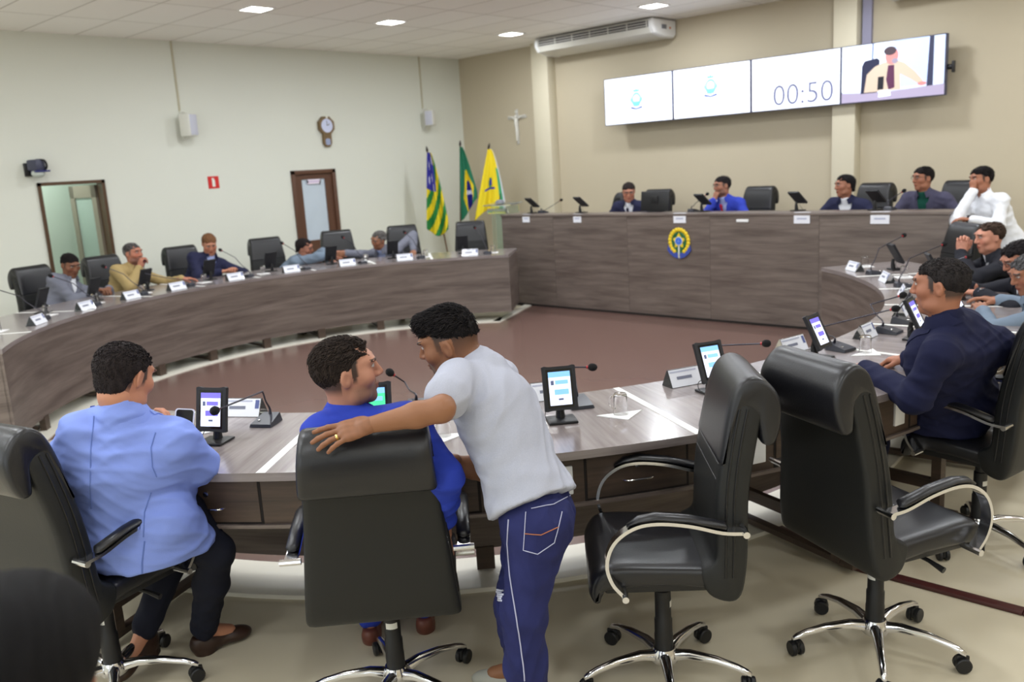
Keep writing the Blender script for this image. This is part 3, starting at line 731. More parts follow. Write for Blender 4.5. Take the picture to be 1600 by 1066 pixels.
def head_parts(c, R, res, skin, hair, style, stubble=0.0, beard=None, glasses=False, k=1.0, neck=None):
    """c: centre between the ears; R rows right/forward/up; returns (skin part, hair part)"""
    def W(x, y, z): return c+R.T @ (V(x, y, z)*k)
    s = Sdf(res); e = lambda p, r, kk=0.03, op='a', RR=None: s.ell(W(*p), V(r)*k, (RR @ R) if RR is not None else R, kk, op)
    e((0, -0.018, 0.030), (0.074, 0.094, 0.082)); e((0, 0.018, 0.005), (0.067, 0.074, 0.088)); e((0, 0.032, -0.058), (0.054, 0.058, 0.056), 0.04)
    e((0, 0.072, -0.098), (0.024, 0.018, 0.017), 0.03); e((0, 0.074, 0.042), (0.056, 0.02, 0.022), 0.03)
    for sx in (-1, 1):
        e((sx*0.052, 0.060, -0.015), (0.022, 0.024, 0.024), 0.03); e((sx*0.033, 0.0985, 0.022), (0.021, 0.016, 0.012), 0.012, 's'); e((sx*0.032, 0.082, 0.021), (0.0145, 0.0125, 0.0125), 0.004)
        e((sx*0.033, 0.093, 0.042), (0.024, 0.010, 0.0075), 0.012); e((sx*0.056, 0.03, -0.075), (0.016, 0.03, 0.02), 0.03)
        ea = np.array([[math.cos(sx*0.35), math.sin(sx*0.35), 0], [-math.sin(sx*0.35), math.cos(sx*0.35), 0], [0, 0, 1]])
        e((sx*0.079, -0.012, 0.0), (0.008, 0.018, 0.030), 0.01, 'a', ea); e((sx*0.087, -0.006, 0.003), (0.006, 0.010, 0.016), 0.006, 's', ea)
    s.cone(W(0, 0.090, 0.034), W(0, 0.113, -0.016), 0.0085*k, 0.0125*k, 0.014)
    for sx in (-1, 1): e((sx*0.0125, 0.101, -0.020), (0.0095, 0.012, 0.008), 0.008)
    e((0, 0.092, -0.052), (0.024, 0.012, 0.0075), 0.008); e((0, 0.089, -0.064), (0.021, 0.012, 0.008), 0.008); e((0, 0.106, -0.0578), (0.024, 0.012, 0.002), 0.004, 's')
    s.cone(W(0, -0.020, -0.04), W(0, -0.030, -0.125) if neck is None else neck+(c-neck)*0.12, 0.055*k, 0.054*k, 0.04)
    v, q = s.mesh(); L_ = ((v-c) @ R.T)/k; x, y, z = L_[:, 0], L_[:, 1], L_[:, 2]; ax = np.abs(x)
    skin = (skin[0]*0.95, skin[1]*0.93, skin[2]*0.93); skinc = np.array(lin(skin)); C_ = np.tile(skinc, (len(v), 1))
    C_ *= (1+0.10*np.sin(x*31+1)*np.sin(y*27)*np.sin(z*23+2))[:, None]
    def blend(m, col, amt=1.0): 
        w_ = (np.clip(m, 0, 1)*amt)[:, None]; C_[:] = C_*(1-w_)+np.array(lin(col))*w_
    cheek = np.exp(-((ax-0.045)**2+(z+0.02)**2)/0.0006)*(y > 0.03); blend(cheek, (min(255, skin[0]+10), skin[1]*0.82, skin[2]*0.78), 0.35)
    hc = np.array(hair)
    if stubble > 0:
        m = np.clip((-z-0.028)/0.02, 0, 1)*np.clip((y+0.005)/0.03, 0, 1)*np.clip((0.135+z)/0.02, 0, 1)
        m = np.maximum(m, np.clip(1-np.abs(z+0.040)/0.010, 0, 1)*(y > 0.075)*(ax < 0.034)); blend(m, tuple(hc*0.8+20), stubble)
    lip = np.clip(1-((ax/0.026)**2+((z+0.058)/0.0125)**2), 0, 1)*3*(y > 0.082); blend(lip, (skin[0]*0.82, skin[1]*0.55, skin[2]*0.55), 0.75)
    brow = (np.abs(z-0.043-0.10*(0.035-ax)*0.3) < 0.0055)*(ax > 0.011)*(ax < 0.056)*(y > 0.05); blend(brow*1.0, tuple(hc*0.7+10), 0.9)
    eye = ((ax-0.032)/0.0155)**2+((z-0.021)/0.0068)**2 < 1; eye &= y > 0.075; blend(eye*1.0, (196, 186, 180))
    iris = ((ax-0.032)**2+(z-0.021)**2 < 0.0058**2) & (y > 0.078); blend(iris*1.0, (40, 26, 20))
    lid = (np.abs(((ax-0.032)/0.017)**2+((z-0.021)/0.0078)**2-1) < 0.22) & (y > 0.07) & (z > 0.021); blend(lid*1.0, (50, 34, 28), 0.8)
    faded = style.get('fade', 0)
    if faded > 0:       # closely clipped sides: hair colour on the scalp
        fb = np.where(z > 0.045, 0.040, np.where(z > 0.0, 0.036, 0.030)); m = np.clip((fb-y)/0.008, 0, 1)*np.where(y > -0.03, np.clip((z+0.028)/0.02, 0, 1), np.clip((z+0.062)/0.03, 0, 1))
        m = m*np.where((ax > 0.070) & (z < 0.033) & (y < 0.012) & (y > -0.034), 0, 1)*np.where(ax > 0.0845, 0, 1); g0 = 0.30 if style.get('skinfade') else 0.86; m = m*(g0+(0.98-g0)*np.clip((z+0.03)/0.085, 0, 1))
        blend(m, tuple(hc*0.9+10), min(1.0, faded*1.1))
    hs = None
    if style.get('top', 0.012) is not None:
        t = Sdf(res, 0.03); th = style.get('side', 0.008); tp = style.get('top', 0.014)
        ee = lambda p, r, kk=0.02, op='a': t.ell(W(*p), V(r)*k, R, kk, op)
        th = th+0.006; ee((0, -0.020, 0.034), (0.0745+th, 0.095+th, 0.082+tp*0.8), 0.02)
        ee((0, 0.020, 0.052), (0.064+th, 0.066+style.get('front', 0.008), 0.050+tp), 0.03)
        if style.get('quiff'): ee((0.0, 0.058, 0.100), (0.05, 0.042, 0.026), 0.03); ee((0.012, 0.075, 0.106), (0.034, 0.026, 0.02), 0.02)
        if style.get('nape'): ee((0, -0.075, -0.045), (0.058, 0.036, 0.05), 0.03)
        if style.get('shortnape'): ee((0, -0.058, -0.034), (0.057, 0.036, 0.042), 0.03)
        # face and ear openings
        hl = style.get('line', 0.075)
        hl += 0.006; ee((0, 0.105, hl-0.112), (0.064, 0.085, 0.112), 0.012, 's'); 
        for sx in (-1, 1):
            ee((sx*0.078, 0.058, hl-0.095), (0.05, 0.056, 0.082), 0.012, 's'); (None if style.get('cover') else ee((sx*0.085, -0.005, -0.022), (0.03, 0.034, 0.046), 0.008, 's'))
            if style.get('recede'): ee((sx*0.045, 0.080, hl+0.012), (0.026, 0.05, 0.03), 0.012, 's')
        if style.get('bald'): ee((style.get('bx', 0), -0.015, 0.13), (0.05, 0.07, 0.04), 0.012, 's')
        fz = style.get('base', -0.075)
        nn = R.T @ V(0, style.get('tilt', 0.55), -1.0); t.cut(W(0, -0.03, fz), nn)
        s2 = style.get('sidecut')
        hv, hq = t.mesh()
        if len(hv):
            L2 = ((hv-c) @ R.T)/k; N = vnorm(hv, hq); rs = np.random.RandomState(int(abs(c[0])*1000) % 999)
            ang = np.arctan2(L2[:, 0], L2[:, 1]+0.0*L2[:, 2]); st = style.get('strand', 0.0022)*0.45
            d = np.zeros(len(hv))
            for f_ in (170, 260, 390): d += np.sin(L2[:, 0]*f_+4*np.sin(L2[:, 1]*29+rs.rand()*6)+3*np.sin(L2[:, 2]*41)+rs.rand()*6+L2[:, 1]*f_*0.35)*0.5
            hv = hv+N*(d*st*0.6)[:, None]
            g = np.array(lin(hair))*(1+0.0*d[:, None]); hcol = np.tile(np.array(lin(hair)), (len(hv), 1))*(1+0.22*np.clip(d, -1, 1))[:, None]
            if style.get('grey'):
                gm = np.clip(0.5+0.5*np.sin(L2[:, 0]*220+L2[:, 2]*60)+0.3-style['grey'] < 0.55, 0, 1)[:, None]*np.clip((0.09-L2[:, 2])/0.06, 0.25, 1)[:, None]; hcol = hcol*(1-gm*0.6)+np.array(lin((150, 148, 146)))*gm*0.6
            hs = (hv, hq, hcol)
            # short locks all over, combed along the head, so that the outline and the edges are not smooth
            nt = style.get('tufts', 3000 if res < 0.0045 else 700); pick = rs.randint(0, len(hv), nt); p = hv[pick]; n_ = N[pick]; l = L2[pick]
            fw_ = 1.0 if style.get('comb') == 'fwd' else -1.0
            fl = np.stack([l[:, 0]*9, np.where(l[:, 2] > 0.05, fw_*0.9, -0.55), np.where(l[:, 2] > 0.06, -0.1, -0.95)], 1)+rs.normal(size=(nt, 3))*0.28
            fl = fl @ R; tg = fl-n_*np.sum(fl*n_, 1)[:, None]; tg /= np.maximum(np.linalg.norm(tg, axis=1), 1e-6)[:, None]
            big = 1.0 if res < 0.0045 else 1.5
            Ln = style.get('len', 0.013)*np.where(l[:, 2] > 0.06, 1.25, np.where(l[:, 2] > 0.0, 0.75, 0.5))*(0.7+0.6*rs.rand(nt))*k; lift = np.where(l[:, 2] > 0.06, style.get('lift', 0.28), 0.10)
            sd = np.cross(n_, tg); rw = 0.0019*big*(0.7+0.6*rs.rand(nt))*k; rings = []
            for u_, w_, up_ in ((0.0, 0.8, -0.0015), (0.45, 1.0, 0.0), (0.8, 0.7, 0.0), (1.0, 0.05, 0.0)):
                c_ = p+tg*(Ln*u_)[:, None]+n_*(Ln*lift*math.sin(u_*1.9)+up_)[:, None]
                rings.append(np.stack([c_+sd*(rw*w_)[:, None], c_+n_*(rw*0.9*w_)[:, None], c_-sd*(rw*w_)[:, None]], 1))
            TV = np.stack(rings, 1).reshape(-1, 3); b_ = (np.arange(nt)*12)[:, None]; TQ = []
            for sgm in range(3):
                for e_ in range(3): TQ.append(b_+np.array([[sgm*3+e_, sgm*3+(e_+1) % 3, sgm*3+3+(e_+1) % 3, sgm*3+3+e_]]))
            TC = np.repeat(hcol[pick]*(0.75+0.6*rs.rand(nt))[:, None], 12, axis=0)
            hs = [hs, (TV, np.concatenate(TQ), TC)]
    bs = None
    if beard is not None:
        t = Sdf(res); ee = lambda p, r, kk=0.015, op='a': t.ell(W(*p), V(r)*k, R, kk, op)
        ee((0, 0.034, -0.062), (0.0585, 0.060, 0.054)); ee((0, 0.074, -0.1), (0.028, 0.022, 0.02))
        ee((0, 0.098, -0.058), (0.018, 0.02, 0.010), 0.004, 's'); ee((0, 0.06, 0.01), (0.075, 0.075, 0.05), 0.01, 's'); t.cut(W(0, 0.005, 0), R.T @ V(0, -1, 0.25))
        ee((0, 0.094, -0.0405), (0.026, 0.014, 0.007), 0.006)
        bv, bq = t.mesh(); bs = (bv, bq, np.tile(np.array(lin(beard)), (len(bv), 1)))
    return (v, q, C_), hs, bs
HAND_J = []
def hand_part(wr, fd, pn, side, res, skin, curl=(0.3, 0.35, 0.4, 0.45), spread=0.10, thumb=0.6, k=1.0, dirs=None):
    """wr: wrist, fd: direction of the fingers, pn: direction the palm faces, side: +1 left / -1 right hand"""
    fd = nrm(fd); pn = nrm(V(pn)-fd*np.dot(pn, fd)); lat = np.cross(pn, fd)*side     # towards the thumb
    s = Sdf(res, 0.015); g = lambda a, b, c_: wr+(fd*a+lat*b+pn*c_)*k
    s.cone(wr-fd*0.03*k, g(0.018, 0, 0), 0.0265*k, 0.026*k, 0.015)
    R = np.array([fd, lat, pn]); s.ell(g(0.052, 0.002, 0), V(0.052, 0.040, 0.0155)*k, R, 0.02); s.ell(g(0.078, 0, 0), V(0.022, 0.039, 0.0125)*k, R, 0.015); s.ell(g(0.034, 0.026, 0.008), V(0.032, 0.017, 0.016)*k, R, 0.015)
    HAND_J.clear()
    base = [(0.090, 0.029), (0.096, 0.0095), (0.092, -0.0105), (0.083, -0.029)]; ln = [(0.043, 0.027, 0.022), (0.047, 0.030, 0.023), (0.043, 0.028, 0.022), (0.034, 0.021, 0.019)]; rr = [0.0098, 0.0100, 0.0095, 0.0085]
    for i in range(4):
        b0, b1 = base[i]; p = g(b0, b1, -0.001); yaw = spread*(1.5-i)*1.0; a = 0.0
        kp = g(b0-0.035, b1*0.85, 0); s.cone(kp, p, 0.0105*k, rr[i]*1.08*k, 0.010)
        for j in range(3):
            a += curl[i]*(0.7, 1.1, 0.8)[j] if dirs is None else dirs[i][j]
            d = nrm(fd*math.cos(a)*math.cos(yaw)+lat*math.sin(yaw)*math.cos(a)+pn*math.sin(a)); q_ = p+d*ln[i][j]*k
            HAND_J.append((p, q_))
            s.cone(p, q_, rr[i]*(1, 0.93, 0.87)[j]*k, rr[i]*(0.93, 0.87, 0.74)[j]*k, 0.004); p = q_
    t0 = g(0.022, 0.026, 0.006); d1 = nrm(fd*0.75+lat*(0.75*thumb+0.15)+pn*0.35); t1 = t0+d1*0.042*k; d2 = nrm(fd*0.95+lat*0.45*thumb+pn*0.35); t2 = t1+d2*0.032*k; d3 = nrm(fd*1.0+lat*0.15*thumb+pn*0.35); t3 = t2+d3*0.026*k
    s.cone(t0, t1, 0.0145*k, 0.0115*k, 0.012); s.cone(t1, t2, 0.0112*k, 0.0105*k, 0.005); s.cone(t2, t3, 0.0105*k, 0.0082*k, 0.005)
    skin = (skin[0]*0.95, skin[1]*0.93, skin[2]*0.93); v, q = s.mesh(); C_ = np.tile(np.array(lin(skin)), (len(v), 1))*(1+0.07*np.sin(v[:, 0]*190)*np.sin(v[:, 1]*170+v[:, 2]*150))[:, None]
    return (v, q, C_)
M_SKIN = mat('skin', (180, 130, 105), 0.5, spec=0.4, attr=True, bump=(220, 0.06))
M_HAIR = mat('hair', (30, 25, 24), 0.75, spec=0.18, attr=True, bump=(420, 0.35))
def cloth(name, rgb, rough=0.85, sheen=0.0, bump=(420, 0.18), noise=(60, 0.05)): return mat(name, rgb, rough, spec=0.25, sheen=sheen, bump=bump, noise=noise)
M_SHOE = mat('dark_brown_shoe_leather', (54, 36, 28), 0.4); M_SHOEB = mat('black_shoe_leather', (24, 22, 22), 0.35)
def person(name, label, head, neck, shL, shR, pel, hd, wrL, wrR, skin, hair, style, elL=None, elR=None, hintL=(0, 0, -1), hintR=(0, 0, -1), hands=None,
           top=None, trous=None, legs=None, girth=1.0, res=0.010, hres=0.0045, stubble=0.0, beard=None, glasses=None, belly=0.0, shoes=None, hemdrop=0.16, arm=1.0, fold=0.006, fseed=1, groupk=1.0, neckk=1.0, hk=1.0, extras=None):
    """head=(centre, heading, pitch, roll); hd=torso heading; top=dict(kind, mat, shirt, tie, collar ...)"""
    t = thing(name, label, 'person', (pel[0], pel[1], 0)); org = V(pel[0], pel[1], 0)
    HC, HR = V(head[0]), frame(*head[1:]); neck, shL, shR, pel, wrL, wrR = map(V, (neck, shL, shR, pel, wrL, wrR))
    l1, l2 = 0.30*arm, 0.265*arm
    elL = elbow(shL, wrL, l1, l2, hintL) if elL is None else V(elL); elR = elbow(shR, wrR, l1, l2, hintR) if elR is None else V(elR)
    up = nrm(neck-pel); rt = nrm((shR-shL)-up*np.dot(shR-shL, up)); fo = np.cross(up, rt); TR = np.array([rt, fo, up]); TL = np.linalg.norm(neck-pel)
    hf = frame(hd); pr = hf[0]; pf = hf[1]; PR = np.array([nrm(pr+0.0*rt), pf, V(0, 0, 1)]); PR2 = np.array([nrm(pr+rt), np.cross(up, nrm(pr+rt)), up])
    g = girth
    # ---- body skin: head + neck + torso + arms + hands + legs, one mesh
    sk, hs, bs = head_parts(HC, HR, hres, skin, hair, style, stubble, beard, k=hk, neck=neck)
    b = Sdf(max(res, 0.011)); m_ = 0.86
    nb = neck+(HC-neck)*0.35
    b.cone(neck-up*0.03+fo*0.012, HC-HR[2]*0.07-HR[1]*0.02, 0.050*neckk, 0.054*neckk, 0.03)
    b.ell(neck-up*TL*0.30, V(0.165*g, 0.10*g, TL*0.26)*m_, TR, 0.06); b.ell(neck-up*TL*0.72, V(0.15*g, 0.105*g+belly*0.8, TL*0.3)*m_, TR, 0.06); b.ell(pel, V(0.165*g, 0.115*g, 0.11)*m_, PR, 0.06)
    for S_, E_, W_ in ((shL, elL, wrL), (shR, elR, wrR)):
        b.cone(neck-up*0.06+fo*0.015, S_-up*0.02, 0.036, 0.040, 0.03); b.cone(S_-up*0.01, E_, 0.044, 0.041, 0.02); b.cone(E_, E_+(W_-E_)*0.35, 0.041, 0.041, 0.02); b.cone(E_+(W_-E_)*0.35, W_, 0.041, 0.027, 0.02)
    LG = legs
    if LG:
        for hip, kn, an, toe in LG:
            b.cone(hip, kn, 0.075*g, 0.052, 0.03); b.cone(kn, V(kn)+(V(an)-V(kn))*0.35, 0.05, 0.05, 0.02); b.cone(V(kn)+(V(an)-V(kn))*0.35, an, 0.05, 0.034, 0.02); b.cone(an, V(an)+(V(toe)-V(an))*0.6, 0.034, 0.03, 0.02)
    bv, bq = b.mesh(); bc = np.tile(np.array(lin(skin)), (len(bv), 1)); parts = [sk, (bv, bq, bc)]
    hd_ = hands or {}
    for key, W_, E_, side in (('L', wrL, elL, 1), ('R', wrR, elR, -1)):
        h = hd_.get(key)
        if h is None: h = {}
        if h.get('skip'): continue
        fd = V(h.get('fd', nrm(W_-E_))); pn = V(h.get('pn', (0, 0, -1)))
        parts.append(hand_part(W_, fd, pn, side, h.get('res', max(0.0042, hres*0.95)), skin, h.get('curl', (0.3, 0.35, 0.4, 0.45)), h.get('spread', 0.1), h.get('thumb', 0.6), h.get('k', 1.0), h.get('dirs')))
        if h.get('keep') is not None: h['keep'][:] = list(HAND_J)
    link_mesh('body', parts, M_SKIN, t, org)
    if hs is not None: link_mesh('hair', hs, M_HAIR, t, org)
    if bs is not None: link_mesh('beard', [bs], M_HAIR, t, org)
    # ---- upper clothing
    K = top or dict(kind='jacket', mat=cloth('grey_suit', (110, 112, 120)))
    def torso(s, off, hem):
        a = 0.170*g+off; s.ell(neck-up*(TL*0.30), V(a, 0.112*g+off+0.004, TL*0.27+off), TR, 0.07)
        s.cone(shL*0.88+shR*0.12-up*0.035, shR*0.88+shL*0.12-up*0.022, 0.058+off, 0.058+off, 0.06)
        s.ell(neck-up*TL*0.40, V(0.175*g+off, 0.118*g+belly*0.5+off, TL*0.28), TR, 0.08)
        s.ell(neck-up*(TL*0.72)+fo*belly*0.35, V(0.168*g+off, 0.122*g+belly*0.75+off, TL*0.30), TR, 0.09)
        s.ell(pel+V(0, 0, 0.02), V(0.182*g+off, 0.135*g+belly*0.4+off, 0.12+off), PR2, 0.08)
        if hem is not None:
            dn = V(hem); s.ell(pel+dn, V(0.180*g+off+0.008, 0.135*g+off+0.01, 0.13), PR2, 0.08)
    def sleeves(s, off, r=(0.057, 0.054, 0.050, 0.040), short=None):
        for S_, E_, W_ in ((shL, elL, wrL), (shR, elR, wrR)):
            s.cone(neck-up*0.045, S_-up*0.022, 0.052+off, 0.046+off, 0.05)
            if short is not None:
                e2 = S_+(E_-S_)*short; s.cone(S_, e2, r[0]+off, r[1]+off+0.012, 0.03)
            else:
                w2 = W_-nrm(W_-E_)*0.012; s.cone(S_-up*0.018, E_, r[0]+off-0.005, r[1]+off, 0.06); s.cone(E_, w2, r[2]+off+0.004, r[3]+off, 0.03)
    kind = K['kind']; off = K.get('off', 0.010)
    if kind == 'jacket':
        # shirt beneath shows at the neck opening and the cuffs
        sh = Sdf(max(res, 0.009)); torso(sh, -0.013, None)
        sh.cone(neck-up*0.03, neck+(HC-HR[2]*0.1-neck)*0.42, 0.068*neckk, 0.062*neckk, 0.02)
        for E_, W_ in ((elL, wrL), (elR, wrR)): sh.cone(W_-nrm(W_-E_)*0.06, W_-nrm(W_-E_)*0.001, 0.036, 0.036, 0.005)
        sh.cut(neck+(HC-HR[2]*0.1-neck)*0.42, nrm(HC-neck)); 
        v, q = sh.mesh(); link_mesh('shirt', [(v, q, None)], K['shirt'], t, org)
    s = Sdf(res); torso(s, off, K.get('hem'))
    sleeves(s, off*0.6, short=K.get('short'), r=K.get('sl', (0.057, 0.054, 0.050, 0.040)))
    for e_ in K.get('extra', ()): s.cone(*e_)
    for p_, n_ in K.get('cuts', ()): s.cut(V(p_), V(n_))
    nd = nrm(HC-HR[2]*0.1-neck)
    if kind == 'jacket':
        s.cone(neck-up*0.03-fo*0.012, neck+nd*0.020-fo*0.010, 0.086*neckk, 0.066*neckk, 0.035)
        if K.get('open', 1):      # V opening with lapels
            w_ = K.get('vw', 1.0)
            s.cone(neck-up*0.0+fo*0.09, neck-up*TL*0.55+fo*(0.15*g+belly*0.8), 0.062*w_, 0.010, 0.008, 's'); s.cone(neck-up*0.02+fo*0.07, neck+nd*0.2+fo*0.10, 0.066*w_, 0.07, 0.008, 's')
        s.cone(neck+nd*0.055+fo*0.016, neck+nd*0.15+fo*0.016, 0.058*neckk, 0.064*neckk, 0.004, 's')
    elif kind == 'shirt':
        s.cone(neck-up*0.02-fo*0.01, neck+nd*0.045-fo*0.01, 0.076*neckk, 0.066*neckk, 0.015); s.cone(neck+fo*0.085+nd*0.03, neck-up*0.10+fo*0.13, 0.035, 0.008, 0.006, 's'); s.cone(neck-up*0.03, neck+nd*0.12, 0.058*neckk, 0.058*neckk, 0.004, 's')
    else:                        # crew-neck tee
        s.cone(neck-up*0.03-fo*0.005, neck+nd*0.010, 0.080*neckk, 0.070*neckk, 0.03); s.cone(neck+nd*0.045+fo*0.02, neck+nd*0.15+fo*0.02, 0.060*neckk, 0.066*neckk, 0.006, 's')
    v, q = s.mesh()
    fm = K.get('fold', 0.0032)
    v = folds(v, q, fm, K.get('freq', 85), dirs=K.get('fdir', (0.1, 0.1, 1)), seed=fseed)
    jo = link_mesh({'jacket': 'jacket', 'shirt': 'shirt', 'tee': 't_shirt'}[kind], [(v, q, None)], K['mat'], t, org)
    if kind in ('jacket', 'shirt'):      # folded collar band round the neck
        cb = MB(); rg = []; ax_u = nrm(nd*0.7+up*0.3); ax_f = nrm(fo-ax_u*np.dot(fo, ax_u)); ax_r = np.cross(ax_f, ax_u); c0 = neck+fo*0.008-org
        for q_ in np.linspace(-2.45, 2.45, 27):
            d_ = -ax_f*math.cos(q_)+ax_r*math.sin(q_); fr = 0.5-0.5*math.cos(q_); dz = -0.022*fr
            P_ = lambda r_, z_: c0+d_*r_*neckk+ax_u*(z_+dz)
            rg.append([P_(0.060, 0.010), P_(0.0605, 0.050), P_(0.0645, 0.056), P_(0.070, 0.050), P_(0.086, 0.008), P_(0.090, -0.004), P_(0.084, -0.006), P_(0.070, 0.012)])
        cb.loft(rg); cb.obj('collar', K['mat'], jo, 50)
    if kind == 'jacket' and K.get('open', 1):
        # lapels: folded flaps lying along the opening
        for sx, S_ in ((-1, shL), (1, shR)):
            lp = MB(); P0 = neck-fo*0.02+rt*sx*0.078*neckk+up*0.03; P1 = neck-up*0.075+fo*(0.105*g)+rt*sx*0.085; P2 = neck-up*TL*0.48+fo*(0.137*g+belly*0.8)+rt*sx*0.018; P3 = neck-up*0.10+fo*0.112*g+rt*sx*0.128*g
            a = [P0-org, (neck+rt*sx*0.075*neckk+fo*0.045+up*0.012)-org, (neck-up*0.08+fo*(0.128*g)+rt*sx*0.048)-org, P2-org]
            c_ = [P0-org-up*0.035+rt*sx*0.012-fo*0.01, (neck+rt*sx*0.108+fo*0.045-up*0.035)-org, P3-org, (P2+rt*sx*0.015-up*0.02)-org]
            rg = []; rows = []
            for i_ in range(3):
                for u_ in (0, 0.34, 0.67): rows.append((a[i_]*(1-u_)+a[i_+1]*u_, c_[i_]*(1-u_)+c_[i_+1]*u_))
            rows.append((a[3], c_[3]))
            for A_, B_ in rows:
                q_ = []
                for w_ in (0.0, 0.33, 0.67, 1.0):
                    p_ = A_*(1-w_)+B_*w_; ok, hit, nn, _ = jo.closest_point_on_mesh(Vector(p_+fo*0.03)); hit = V(hit[:]); q_.append((hit, V(nn[:])))
                rg.append([h_+n_*0.005 for h_, n_ in q_]+[h_-n_*0.004 for h_, n_ in reversed(q_)])
            lp.loft(rg); lp.obj('lapel', K['mat'], jo, 60)
    if K.get('tie'):
        tm = K['tie']; ti = MB(); rg = []
        for d_, w_ in ((0.02, 0.016), (0.05, 0.022), (0.06, 0.014), (0.18, 0.024), (0.34, 0.032), (0.40, 0.004)):
            c0 = neck-up*(d_-0.01)+fo*(0.080*g+min(d_, 0.12)*0.42+belly*0.6*(d_ > 0.15)+0.022)-org
            rg.append([c0-rt*w_, c0+fo*0.008, c0+rt*w_, c0-fo*0.006])
        ti.loft(rg); ti.obj('tie', tm, t, 60)
    # ---- trousers, shoes
    if LG and trous:
        s = Sdf(max(res, 0.009)); s.ell(pel-V(0, 0, 0.01), V(0.178*g, 0.128*g, 0.115), PR, 0.06)
        for hip, kn, an, toe in LG:
            hip, kn, an, toe = map(V, (hip, kn, an, toe)); d = nrm(an-kn); s.cone(pel+(hip-pel)*0.8, hip, 0.10*g, 0.098*g, 0.06); s.cone(hip, kn, 0.096*g, 0.071, 0.05); s.cone(kn, kn+(an-kn)*0.4, 0.069, 0.066, 0.03); s.cone(kn+(an-kn)*0.4, an-d*0.02, 0.066, 0.054, 0.03)
        v, q = s.mesh(); v = folds(v, q, 0.0040, 75, seed=fseed+5); link_mesh('trousers', [(v, q, None)], trous, t, org)
        for hip, kn, an, toe in LG:
            an, toe = V(an), V(toe); d = toe-an; d[2] = 0; L_ = max(0.05, np.linalg.norm(d)); d = d/L_ if L_ > 0.05 else pf; sd = V(-d[1], d[0], 0); up3 = V(0, 0, 1)
            pit = (toe[2]-(an[2]-0.055)); d3 = nrm(d*0.2+up3*pit) ; RF = np.array([sd, d3, np.cross(sd, d3)]); c0 = an-up3*0.055
            s = Sdf(0.007); s.ell(c0+d3*0.02+RF[2]*0.004, V(0.041, 0.07, 0.045), RF, 0.03); s.ell(c0+d3*0.13, V(0.045, 0.075, 0.033), RF, 0.03); s.ell(c0-d3*0.03, V(0.036, 0.035, 0.045), RF, 0.02); s.cone(c0-d3*0.0+RF[2]*0.03, c0+RF[2]*0.055, 0.04, 0.042, 0.02); s.cut(c0-RF[2]*0.032, -RF[2]); s.cone(c0+RF[2]*0.04, c0+RF[2]*0.12, 0.033, 0.036, 0.004, 's')
            v, q = s.mesh(); link_mesh('shoe', [(v, q, None)], shoes or M_SHOEB, t, org)
    if glasses:
        gm = MB()
        def W(x, y, z): return HC+HR.T @ (V(x, y, z)*hk)-org
        for sx in (-1, 1):
            gm.tube([W(sx*0.033+0.024*math.cos(a)*1.0, 0.108-0.004*abs(math.cos(a)), 0.018+0.016*math.sin(a)) for a in np.linspace(0, 2*PI, 17)], 0.0017, 6, caps=False); gm.tube([W(sx*0.057, 0.104, 0.024), W(sx*0.078, 0.07, 0.024), W(sx*0.084, -0.005, 0.02)], 0.0016, 6)
        gm.tube([W(-0.010, 0.109, 0.024), W(0, 0.114, 0.027), W(0.010, 0.109, 0.024)], 0.0016, 6); gm.obj('glasses', glasses, t)
    return t, org, TR
def seated_legs(pel, hd, kz=0.56, foot=(0.42, 0.42), spread=0.11, toes=0.2, g=1.0, floor=0.0, kl=0.44):
    f = frame(hd); out = []
    for sx, fd in ((-1, foot[0]), (1, foot[1])):
        hip = V(pel)+f[0]*sx*0.09+f[1]*0.03-V(0, 0, 0.03); kn = V(pel)+f[0]*sx*spread+f[1]*kl; kn[2] = floor+kz; an = V(pel)+f[0]*sx*spread*1.05+f[1]*fd; an[2] = floor+0.095; out.append((hip, kn, an, an+f[1]*toes-V(0, 0, 0.055)))
    return out
# ================================================================== THE PEOPLE
FW2 = V(-0.685, 0.7287, 0); RT2 = V(0.7287, 0.685, 0); UP = V(0, 0, 1)
C_WHITE = cloth('white_shirt', (228, 230, 236), 0.8); C_LBLUE = cloth('pale_blue_shirt', (170, 182, 225), 0.8)
C_GREY = cloth('grey_suit', (112, 114, 126), 0.85); C_NAVY = cloth('navy_suit', (38, 40, 66), 0.85); C_ROYAL = cloth('royal_blue_suit', (42, 62, 168), 0.75)
C_SKY = cloth('light_blue_jacket', (128, 148, 218), 0.8, noise=(40, 0.03)); C_TAN = cloth('tan_jacket', (168, 146, 100), 0.85); C_DARK = cloth('charcoal_suit', (34, 35, 42), 0.85)
C_NAVYT = cloth('dark_navy_trousers', (24, 26, 38), 0.85); C_TEE = cloth('grey_marl_tee', (172, 175, 189), 0.9, noise=(260, 0.10), bump=(300, 0.12)); C_BRIGHT = cloth('bright_blue_suit', (50, 66, 172), 0.8)
C_SLATE = cloth('slate_blazer', (72, 70, 90), 0.85); C_GREEN = cloth('dark_green_shirt', (22, 74, 62), 0.85); C_WINE = cloth('wine_shirt', (84, 40, 52), 0.85)
C_BLUEGREY = cloth('blue_grey_suit', (112, 126, 142), 0.85); C_DKNAVY = cloth('deep_navy_suit', (26, 29, 58), 0.85)
M_GLS = mat('dark_glasses_frame', (28, 24, 30), 0.3)
